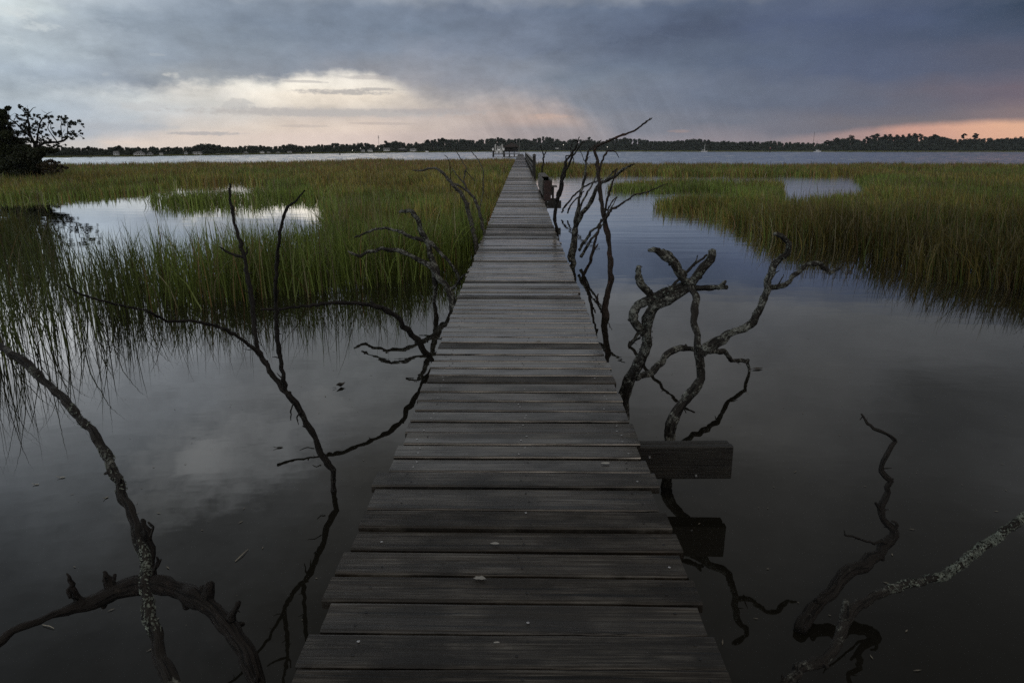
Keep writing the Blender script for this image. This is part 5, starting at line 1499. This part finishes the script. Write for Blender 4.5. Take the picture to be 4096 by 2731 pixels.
def towers():
    D = 560.0; a = far(1513.5, 543, D); m = D * .963 / 2731
    root = empty('cell_tower', (a.x, D, 0), 'slim cell tower with two antenna rings above the far trees', 'tower')
    b = MB(); b.cyl((a.x, D, 0), (a.x, D, a.z), .36 * m * 2, .25 * m * 2, 8); b.build('mast', ROOF_G, root)
    for sy_ in (545.5, 552.5):
        z = far(1513, sy_, D).z; f = MB()
        f.cyl((a.x, D, z - .3 * m), (a.x, D, z + .3 * m), 2.4 * m, 2.4 * m, 12); pf = f.build('antenna_ring', ROOF_G, root)
        for k in range(6):
            t = math.tau * k / 6; b = MB(); b.box((a.x + 2.4 * m * math.cos(t), D + 2.4 * m * math.sin(t), z), (.7 * m, .7 * m, 2.6 * m)); b.build('antenna', ROOF_G, pf)
    for (sx, yt, lab, w) in ((3258, 528, 'tall thin lattice radio mast above the far trees beyond the cabin boat', 1.3), (3268.5, 566, 'stubby thin mast just right of the tall radio mast', .9)):
        D = 760.0; a = far(sx, yt, D); m = D * .963 / 2731
        root = empty('radio_mast', (a.x, D, 0), lab, 'mast')
        l = MB(); r = w * m * .8
        for s in ((-1, -1), (1, -1), (0, 1)): l.cyl((a.x + s[0] * r, D + s[1] * r, 0), (a.x + s[0] * r * .5, D + s[1] * r * .5, a.z), .28 * m, .22 * m, 5)
        n = 12
        for k in range(n):
            z0, z1 = a.z * k / n, a.z * (k + 1) / n; s = 1 if k % 2 else -1
            l.cyl((a.x - s * r * .9, D - r * .8, z0), (a.x + s * r * .8, D - r * .8, z1), .16 * m, .16 * m, 5)
        l.build('lattice', RED_PAINT if w > 1 else ROOF_G, root)
        b = MB(); b.cyl((a.x, D, a.z), (a.x, D, a.z + 3 * m), .2 * m, .1 * m, 5); b.build('aerial', ROOF_G, root)


towers()


# ------------------------------------------------------------------ houses on the far shore
def house(x0, x1, yt, yb, mat, label, roof_f=0.42, kind='gable', nwin=3, porch=False, name='house'):
    sx = (x0 + x1) / 2; D = shore_pt(sx).y * 1.022 + 1.0
    m = D * .963 / 2731
    a, b = far(x0, yb, D), far(x1, yb, D); top = far(sx, yt, D).z; z0 = min(a.z, top - 1) ; z0 = max(z0, .1) if a.z < .1 else a.z
    w = b.x - a.x; h = top - z0; hw = h * (1 - roof_f); cx = (a.x + b.x) / 2; dp = max(w * .5, 4 * m)
    root = empty(name, (cx, D, 0), label, 'boathouse' if name == 'boathouse' else 'house', None if name == 'boathouse' else 'houses along the far shore')
    wl = MB(); wl.box((cx, D + dp / 2, z0 / 2 + hw / 2 + z0 / 2 - .1), (w, dp, hw + .2 )); wl.build('wall', mat, root)
    rf = MB(); o = .06 * w; zt = z0 + hw
    if kind == 'gable':
        v = [(cx - w / 2 - o, D - o, zt), (cx + w / 2 + o, D - o, zt), (cx + w / 2 + o, D + dp + o, zt), (cx - w / 2 - o, D + dp + o, zt), (cx - w / 2 - o, D + dp / 2, top), (cx + w / 2 + o, D + dp / 2, top)]
        rf.add(v, [(0, 1, 5, 4), (2, 3, 4, 5), (3, 0, 4), (1, 2, 5), (3, 2, 1, 0)])
    elif kind == 'front':
        v = [(cx - w / 2 - o, D - o, zt), (cx + w / 2 + o, D - o, zt), (cx + w / 2 + o, D + dp, zt), (cx - w / 2 - o, D + dp, zt), (cx, D - o, top), (cx, D + dp, top)]
        rf.add(v, [(0, 1, 4), (1, 2, 5, 4), (3, 0, 4, 5), (2, 3, 5), (3, 2, 1, 0)])
    else:
        v = [(cx - w / 2 - o, D - o, zt), (cx + w / 2 + o, D - o, zt), (cx + w / 2 + o, D + dp + o, zt), (cx - w / 2 - o, D + dp + o, zt), (cx - w * .2, D + dp / 2, top), (cx + w * .2, D + dp / 2, top)]
        rf.add(v, [(0, 1, 5, 4), (2, 3, 4, 5), (3, 0, 4), (1, 2, 5), (3, 2, 1, 0)])
    rfo = rf.build('roof', ROOF_G, root)
    ch = MB(); ch.box((cx + w * .22, D + dp * .5, top - .05 * h), (.07 * w, .07 * w, .22 * h)); ch.build('chimney', HOUSE_B, rfo)
    for i in range(nwin):
        for rowk in ((.3, .75) if hw > 6 * m else (.5,)):
            q = MB(); wx = cx - w / 2 + w * (i + .5) / nwin
            q.box((wx, D - .02 * m, z0 + hw * rowk), (w / nwin * .42, .2 * m, hw * (.22 if hw > 6 * m else .4))); q.build('window', GLASS_D, root)
    if porch:
        for i in range(5):
            q = MB(); q.box((cx - w / 2 + w * i / 4, D - 1.6 * m, z0 + hw / 2), (.7 * m, .7 * m, hw)); q.build('column', WHITE, root)
        q = MB(); q.box((cx, D - 1.0 * m, z0 + hw * .52), (w, 1.8 * m, .5 * m)); q.build('balcony', WHITE, root)


def Z5(x): return x / 2.352
HS = [
    (455, 474, 605, 626, HOUSE_B, 'grey two-storey house half hidden in trees, nearest the leafy oak', .3, 'gable', 2, False),
    (537, 573, 605, 626, HOUSE_A, 'widest white house with a hipped roof and tall porch columns', .45, 'hip', 4, True),
    (588, 609, 609, 625, HOUSE_A, 'white house with a steep front gable right of the columned house', .5, 'front', 2, False),
    (637, 650, 611, 617, HOUSE_A, 'small pale roofed cottage almost lost among dark trees', .5, 'gable', 2, False),
    (738, 749, 605, 622, HOUSE_B, 'tall narrow grey house left of the long white house', .35, 'front', 1, False),
    (772, 802, 607, 618, HOUSE_A, 'long low white house with a gabled roof on the left shore', .45, 'gable', 4, False),
    (864, 878, 614, 621, HOUSE_B, 'small low grey cottage between the long white house and the steep white house', .5, 'gable', 2, False),
    (971, 991, 606, 620, HOUSE_A, 'white house with a steep gable standing by the left shore marsh strip', .5, 'front', 2, False),
    (1040, 1055, 604, 612, HOUSE_A, 'little white house with a high chimney among the trees', .4, 'front', 2, False),
    (1068, 1080, 607, 616, HOUSE_B, 'small grey house next after the little white chimney house', .45, 'gable', 2, False),
    (1105, 1119, 607, 615, HOUSE_B, 'low grey house standing alone between two small cottages', .5, 'hip', 2, False),
    (1149, 1166, 605, 615, HOUSE_A, 'pale low house with a broad roof near the dark mooring pile', .5, 'gable', 3, False),
    (1445, 1459, 599, 608, HOUSE_B, 'grey gabled cottage left of the tall white house below the cell tower', .5, 'gable', 2, False),
    (1471, 1489, 594, 607, HOUSE_A, 'tall white front-gabled house just left below the cell tower', .45, 'front', 2, False),
    (1534, 1558, 592, 603, HOUSE_A, 'pale house with a long sloping roof right of the cell tower', .55, 'gable', 3, False),
    (2222, 2234, 590, 595, HOUSE_A, 'tiny pale cottage among trees behind the twin dark sapling', .5, 'gable', 2, False),
]
for h in HS: house(*h)
house(1592, 1625, 593, 612, WOOD_DARK, 'dark open boathouse standing over the water on the far shore', .3, 'hip', 3, False, 'boathouse')
house(1641, 1664, 594.5, 611, HOUSE_B, 'two-storey pale boathouse with lit-looking white upper windows', .3, 'gable', 3, True, 'boathouse')


def noticeboard():
    sx = 1707.5; D = shore_pt(sx).y * 1.004; a = far(1702, 609.5, D); b = far(1714, 604, D)
    root = empty('noticeboard', ((a.x + b.x) / 2, D, 0), 'plain white board on two posts at the far water edge', 'board')
    q = MB(); q.box(((a.x + b.x) / 2, D, (a.z + b.z) / 2), (b.x - a.x, .2, b.z - a.z)); q.build('panel', WHITE, root)
    for x in (a.x + .4, b.x - .4):
        q = MB(); q.cyl((x, D + .2, -.2), (x, D + .2, b.z), .12, .12, 6); q.build('post', WOOD_DARK, root)


noticeboard()
LAMPS = [(1245.5, 610, 'lit white lamp low on the left shore'), (1410, 602, 'lit lamp at the water edge left of the cell tower'),
         (1442, 594, 'lit lamp high in the trees left of the cell tower'), (1518, 594, 'lit lamp just right below the cell tower'),
         (2254, 579.5, 'lit lamp high in the trees behind the twin dark sapling'), (2429, 588.5, 'lit lamp in the trees below the long arm of the peeling tree')]
for sx, yy, lab in LAMPS:
    D = shore_pt(sx).y * 1.015; p = far(sx, yy, D); m = D * .963 / 2731
    root = empty('street_lamp', (p.x, D, 0), lab, 'lamp', 'lamps on the far shore')
    b = MB(); b.cyl((p.x, D, 0), (p.x, D, p.z - .8 * m), .3 * m, .25 * m, 6); b.build('lamp_post', ROOF_G, root)
    b = MB(); core(b, (p.x, D, p.z), 1.0 * m, 1.0); b.build('lamp_globe', LAMP, root, smooth=True)


# ------------------------------------------------------------------ trees that stand out
def pine(sx, yt, wpx, label, lobes=7, gap=0.5, dk=1.0):
    D = shore_pt(min(max(sx, -300), 4500)).y * 1.13; m = D * .963 / 2731
    top = far(sx, yt, D); root = empty('pine_tree', (top.x, D, 0), label, 'tree', 'pines standing above the far woods')
    t = MB(); hgt = top.z
    add_tube(t, [(top.x, D, .1), (top.x + random.uniform(-1, 1) * m, D, hgt * .5), (top.x, D, hgt * .92)], [1.1 * m, .8 * m, .35 * m], 7, step=hgt / 12)
    V, C = [], []
    ch = wpx * (.55 + gap * .4)
    for k in range(lobes):
        f = k / max(1, lobes - 1)
        ox = random.uniform(-.5, .5) * wpx * (.55 + .6 * f) if k else 0
        z = yt + wpx * .14 + ch * f * .75 + random.uniform(-1, 1)
        c = far(sx + ox, z, D + random.uniform(-3, 3) * m)
        t2 = Vector((top.x, D, max(c.z - 4 * m, hgt * .3)))
        add_tube(t, [t2, t2.lerp(c, .6) + Vector((0, 0, .5 * m)), c], [.45 * m, .35 * m, .2 * m], 5, step=2 * m)
        r = wpx * random.uniform(.20, .32) * m
        P = ball(150, c, r, .5, .2)
        v, cc = leaves(P, 1.5 * m, np.array([.022, .031, .022]) * dk, .3); V.append(v); C.append(cc)
    t.build('trunk', WOOD_DARK, root, smooth=True)
    quad_obj('crown', np.concatenate(V), np.concatenate(C), FARLEAF, root)


PINES = [(3310, 560, 22, 'low pine at the left end of the right-hand pine ridge'), (3347, 551, 26, 'rounded pine second from the left on the right-hand ridge'),
         (3405, 541, 36, 'broad domed pine left of the gappy pine clump'), (3466, 546, 18, 'thin gappy pine with sky showing through its crown'),
         (3490, 540, 20, 'ragged pine beside the thin gappy one'), (3510, 535, 26, 'tall pine at the peak of the gappy clump'),
         (3540, 537, 24, 'flat-topped pine just right of the gappy clump peak'), (3562, 536, 20, 'small crowned pine at the right end of the gappy clump'),
         (3588, 539, 22, 'low rounded pine left of the small twin caps'), (3612, 540, 15, 'narrow pine capping the ridge like a button'),
         (3637, 536, 18, 'small umbrella pine left of the highest pine'), (3660, 532.5, 20, 'highest umbrella pine of the right-hand ridge'),
         (3680, 535, 20, 'umbrella pine just right of the highest pine'), (3738, 537, 24, 'lone domed pine on the slope right of the highest pine'),
         (3858, 535, 22, 'left one of the pair of pines against the orange sky'), (3902, 533, 28, 'right one of the pair of pines against the orange sky'),
         (2358, 548.5, 15, 'lone tufted pine rising behind the dead saplings'), (1770, 551, 22, 'domed pine above the woods right of the boathouses'),
         (1712, 558, 20, 'rounded pine left of the domed pine near the boathouses'), (1542, 563, 24, 'broad-crowned tree above the woods right of the cell tower'),
         (476, 582, 26, 'gappy broad tree above the left shore houses'), (352, 585, 16, 'small round-topped tree on the far left shore')]
for p in PINES: pine(*p)


def left_trees():
    D = 40.0; m = D * .963 / 2731
    def q(cx, cy_, dy=0.0): return far(cx / 4.9, 400 + cy_ / 4.9, D + dy)
    b = q(700, 1060); root = empty('oak_tree', (b.x, D, 0), 'small wind-shaped oak with bare twisting limbs at the left marsh edge', 'tree')
    k = m / 4.9
    limbs = [
        [(690, 1450, 42), (692, 950, 40), (655, 830, 34), (605, 720, 30), (562, 600, 26), (575, 480, 21), (550, 400, 17), (548, 300, 13), (590, 230, 9), (650, 160, 6), (712, 142, 3)],
        [(715, 1000, 24), (725, 800, 20), (740, 700, 18), (752, 600, 17), (775, 480, 15), (820, 390, 13), (880, 330, 10), (930, 270, 7), (1020, 232, 3)],
        [(700, 980, 34), (800, 890, 32), (880, 850, 30), (980, 832, 28), (1110, 826, 26), (1230, 800, 24), (1288, 760, 20), (1268, 690, 12), (1290, 660, 8), (1400, 655, 7), (1500, 665, 6), (1600, 720, 4), (1655, 770, 2)],
        [(1215, 800, 13), (1210, 650, 11), (1192, 520, 9), (1210, 440, 7), (1170, 380, 4)],
        [(1300, 740, 12), (1322, 640, 11), (1330, 540, 10), (1400, 490, 8), (1500, 440, 6), (1580, 480, 4), (1640, 535, 2)],
        [(1110, 810, 13), (1030, 700, 10), (960, 600, 9), (935, 545, 8), (950, 480, 7), (1000, 420, 4)],
        [(1100, 720, 8), (1060, 640, 8), (990, 560, 8), (1000, 500, 6), (960, 430, 6), (955, 360, 5), (1060, 345, 3)],
        [(600, 730, 20), (450, 600, 17), (330, 470, 14), (230, 400, 11), (150, 340, 9), (60, 290, 6)],
        [(270, 420, 7), (285, 375, 7), (350, 320, 6), (430, 288, 3)], [(560, 410, 10), (480, 250, 8), (430, 190, 6), (350, 150, 3)],
        [(930, 275, 4), (890, 250, 4), (840, 225, 3), (810, 190, 1.5)], [(955, 265, 3), (958, 230, 2)], [(210, 380, 4), (212, 310, 3), (290, 260, 2), (290, 235, 1)],
        [(1240, 640, 5), (1255, 600, 5), (1262, 570, 3)], [(740, 560, 6), (700, 380, 5), (600, 330, 4)], [(820, 480, 5), (870, 460, 4), (905, 450, 2)],
        [(540, 160, 3), (530, 130, 2.5), (545, 105, 1.2)], [(1100, 860, 6), (1180, 900, 5), (1250, 880, 3), (1310, 878, 2)], [(900, 880, 8), (1050, 920, 6), (1150, 950, 3)],
    ]
    tb = MB()
    for L in limbs:
        dd = random.uniform(-.5, .5); n = len(L)
        add_tube(tb, [q(x, y, dd * i / n) for i, (x, y, r) in enumerate(L)], [r * k * .9 for x, y, r in L], 8, step=.06, wob=.5)
    tb.build('trunk', BARK_WET, root, smooth=True)
    clumps = [(370, 145, 50), (470, 180, 45), (420, 120, 28), (520, 225, 50), (590, 290, 50), (455, 290, 42), (400, 390, 55), (480, 450, 55), (600, 380, 45), (660, 300, 35), (740, 320, 36), (780, 360, 36),
              (870, 345, 55), (1030, 345, 48), (960, 355, 30), (1155, 345, 52), (1250, 370, 62), (1320, 350, 50), (1300, 430, 70), (1395, 430, 70), (1460, 470, 52), (1515, 450, 55), (1600, 485, 32), (1638, 530, 12),
              (1150, 650, 46), (1060, 655, 46), (1180, 685, 48), (905, 720, 62), (845, 725, 36), (830, 560, 55), (745, 520, 62), (640, 600, 95), (560, 600, 75), (800, 625, 46), (770, 760, 55), (700, 690, 46),
              (880, 800, 56), (1000, 800, 46), (1290, 725, 46), (1375, 700, 55), (1450, 662, 46), (1580, 650, 46), (1640, 760, 16), (1430, 765, 28), (1130, 880, 52), (1155, 920, 42), (1280, 880, 22),
              (1060, 930, 55), (240, 540, 90), (330, 600, 90), (450, 640, 85), (380, 520, 65), (500, 780, 90), (600, 850, 75), (1000, 420, 26), (1020, 460, 26), (960, 440, 22), (880, 470, 40), (1030, 550, 18), (700, 600, 60), (690, 480, 50), (560, 300, 40), (330, 320, 36), (1240, 470, 44), (1350, 520, 30), (1500, 690, 40), (1400, 640, 36), (150, 600, 100), (300, 700, 110), (420, 780, 100), (200, 480, 75), (540, 880, 90), (300, 450, 55), (110, 400, 75), (360, 880, 110), (480, 540, 60), (620, 500, 50), (680, 840, 70), (760, 860, 60), (930, 900, 60)]
    V, C = [], []
    for (x, y, r) in clumps:
        n_ = int(12 + r * 2.7); dd = random.uniform(-.7, .7); parts_ = []
        for _ in range(4):
            parts_.append(ball(max(3, n_ // 4), q(x + random.gauss(0, .55) * r, y + random.gauss(0, .45) * r, dd + random.uniform(-.2, .2)), r * k * random.uniform(.35, .75), .8, .05))
        P = np.concatenate(parts_)
        v, c = leaves(P, .040, (.018, .023, .012), .4); V.append(v); C.append(c)
    quad_obj('crown', np.concatenate(V), np.concatenate(C), LEAF_DARK, root)

    def bush(name, label, cat, lumps, col, n_k, size, stem, dist=0.0):
        bx = q(*stem, dist); rt = empty(name, (bx.x, D + dist, 0), label, cat)
        s = MB()
        for j in range(5):
            l = random.choice(lumps); e = q(l[0], l[1], dist + random.uniform(-.4, .4))
            add_tube(s, [(bx.x + random.uniform(-.1, .1), D + dist, 0), Vector((bx.x, D + dist, 0)).lerp(e, .55) + Vector((0, 0, .15)), e], [.05, .035, .012], 7, step=.1, wob=.6)
        s.build('stem', BARK_WET, rt, smooth=True)
        V, C = [], []
        for (x, y, r) in lumps:
            c = q(x, y, dist + random.uniform(-.5, .5)); P = ball(int(r * n_k), c, r * k, .85, .15)
            v, cc = leaves(P, size, col, .4); V.append(v); C.append(cc)
        quad_obj('foliage', np.concatenate(V), np.concatenate(C), LEAF_DARK, rt)

    bush('cedar_tree', 'dense dark cedar cut by the left frame edge beside the oak', 'tree',
         [(-120, 250, 150), (-10, 290, 80), (60, 240, 70), (140, 170, 45), (180, 150, 30), (110, 330, 75), (30, 420, 110), (-80, 520, 150), (40, 640, 120), (140, 700, 120), (-100, 750, 180), (60, 850, 170), (200, 850, 120), (300, 800, 100), (390, 870, 110), (130, 1000, 170),
          (-80, 1050, 200), (250, 1050, 160), (170, 560, 60), (20, 540, 90), (-60, 1240, 200), (140, 1240, 170), (60, 1380, 170), (220, 1380, 120), (-100, 1420, 200)], (.032, .042, .018), 8.0, .058, (60, 1400))
    bush('wax_myrtle', 'low dark rounded bush under the small oak', 'bush',
         [(400, 980, 130), (530, 960, 100), (650, 1030, 110), (520, 1100, 150), (380, 1150, 160), (680, 1110, 110), (760, 1010, 90), (860, 980, 85), (950, 990, 70), (1030, 1000, 55), (760, 1110, 70), (250, 1200, 140), (560, 1220, 130), (720, 1190, 90), (820, 1060, 60), (1100, 990, 32), (330, 1330, 140), (470, 1360, 130), (600, 1330, 120), (720, 1310, 100), (820, 1260, 70), (420, 1440, 120), (640, 1430, 110), (800, 1400, 90)],
         (.028, .036, .017), 9.0, .058, (560, 1400), -.8)
    bush('dead_shrub', 'wispy brown shrub at the water end of the dark bush', 'shrub',
         [(900, 1215, 45), (960, 1200, 40), (1020, 1195, 45), (1080, 1230, 40), (1160, 1225, 26), (880, 1270, 70), (980, 1290, 80), (1100, 1290, 60), (800, 1290, 80), (1210, 1310, 50), (1300, 1330, 40), (900, 1380, 90), (1040, 1390, 80), (1180, 1380, 60)], (.050, .040, .022), 2.4, .045, (960, 1420), -1.4)
    bk = MB(); pts = [(-40, 700 + 0)]
    ring = [(-900, 740), (-100, 735), (60, 738), (170, 742), (235, 732), (250, 716), (180, 704), (0, 700), (-900, 702)]
    g = [ground(x / S, y / S) for x, y in ring]
    bk.add([(p.x, p.y, -.1) for p in g] + [(p.x * .985, p.y + (.4 if i < 5 else -.4), .16) for i, p in enumerate(g)], [tuple(range(9, 18))] + [(i, (i + 1) % 9, 9 + (i + 1) % 9, 9 + i) for i in range(9)])
    o = bk.build('left_bank', MUD); tag(o, 'low muddy bank under the oak', None, None, 'structure')


left_trees()


# ------------------------------------------------------------------ small things afloat
def leaf_float(X, Y, size, rot, label, col, curl=0.35, name='floating_leaf', cat='leaf'):
    p = ground(X, Y, 0.0)
    b = MB(); ol = [(-1, 0), (-.55, .32), (0, .42), (.5, .30), (1, .02), (.5, -.26), (0, -.38), (-.5, -.3)]
    R_ = Matrix.Rotation(rot, 3, 'Z')
    top = [R_ @ Vector((x * size, y * size, .004 + curl * size * (y * y * 2.2 + x * x * .35))) + p for x, y in ol]
    bot = [v - Vector((0, 0, .0025)) for v in top]
    c0 = p + Vector((0, 0, .004)); c1 = p + Vector((0, 0, .0015))
    b.add(top + bot + [c0, c1], [(i, (i + 1) % 8, 16) for i in range(8)] + [((i + 1) % 8 + 8, i + 8, 17) for i in range(8)] + [(i, i + 8, (i + 1) % 8 + 8, (i + 1) % 8) for i in range(8)])
    st = R_ @ Vector((-1.0 * size, 0, .006)); en = R_ @ Vector((-1.7 * size, .15 * size, .012))
    b.cyl(p + st, p + en, .002, .0015, 5)
    o = b.build(name, plain(name + '_skin', col, .5, .3, 20)); tag(o, label, cat)


leaf_float(783, 888, .045, .9, 'dark curled dead leaf afloat between the sapling and the boardwalk', (.02, .017, .013), 1.6)
leaf_float(1740, 848, .05, .25, 'narrow dead leaf afloat beside the tip of the forked snag', (.035, .028, .02), .4)
leaf_float(642, 1028, .022, .3, 'small dark leaf speck afloat left of the sapling', (.02, .018, .014), .2)
leaf_float(245, 1183 - 40, .012, 1.2, 'tiny pale leaf afloat beside the lichen stem', (.25, .24, .2), .2)
leaf_float(84, 1113, .014, .1, 'pale scrap of leaf afloat below the near left grass', (.28, .28, .25), .3)
leaf_float(143, 1097, .016, .2, 'pale leaf afloat right of the scrap below the near left grass', (.28, .28, .25), .3)


def straw(X0, Y0, X1, Y1, label):
    a, b_ = ground(X0, Y0, .004), ground(X1, Y1, .004)
    t = MB(); add_tube(t, [a, a.lerp(b_, .5) + Vector((0.004, 0, .003)), b_], [.0016, .0018, .001], 6, step=.03)
    o = t.build('floating_straw', plain('straw', (.30, .28, .22), .6)); tag(o, label, 'straw')


straw(540, 1288, 570, 1260, 'short pale straw afloat between the sapling and the driftwood')
straw(98, 1434, 124, 1442, 'short pale straw afloat just below the driftwood tail')
straw(205, 1415, 370, 1411, 'long pale grass stem lying on the water below the reeds') if False else None

def debris():
    n = 260
    d = RNG.uniform(1.9, 7.5, n); x = RNG.uniform(-0.8, 0.8, n) * d; keep = (np.abs(x) > 0.75); x, d = x[keep], d[keep]
    V = []
    for px_, py_ in zip(x, d):
        k = random.uniform(.002, .006); a = random.uniform(0, math.tau); el = random.uniform(1, 4)
        ca, sa = math.cos(a), math.sin(a)
        for (u, w) in ((-el, 0), (0, -.6), (el, 0), (0, .6)):
            V.append((px_ + k * (u * ca - w * sa), py_ + k * (u * sa + w * ca), .0035))
    n = len(V) // 4
    o = np_mesh('floating_debris', np.array(V), np.arange(4 * n), np.full(n, 4), plain('debris', (.16, .15, .12), .8))
    tag(o, 'tiny pale flecks of straw and scum scattered over the near water', 'debris', None, 'stuff')


debris()


# ------------------------------------------------------------------ air
def haze():
    b = MB(); b.box((0, 470, 19), (2460, 1100, 42))
    m = bpy.data.materials.new('haze_air'); m.use_nodes = True; nt = m.node_tree; nt.nodes.clear()
    v = nt.nodes.new('ShaderNodeVolumePrincipled'); v.inputs['Color'].default_value = (.86, .93, 1, 1); v.inputs['Density'].default_value = 0.00010
    o = nt.nodes.new('ShaderNodeOutputMaterial'); nt.links.new(v.outputs[0], o.inputs['Volume'])
    tag(b.build('haze', m), 'thin evening haze over the river and marsh', None, None, 'stuff')


haze()

# ------------------------------------------------------------------ render settings
scene.view_settings.view_transform = 'Standard'
scene.view_settings.look = 'None'
scene.view_settings.exposure = 0.0
scene.view_settings.gamma = 1.0
scene.cycles.max_bounces = 6
scene.cycles.glossy_bounces = 4
scene.cycles.diffuse_bounces = 3
scene.cycles.use_denoising = False
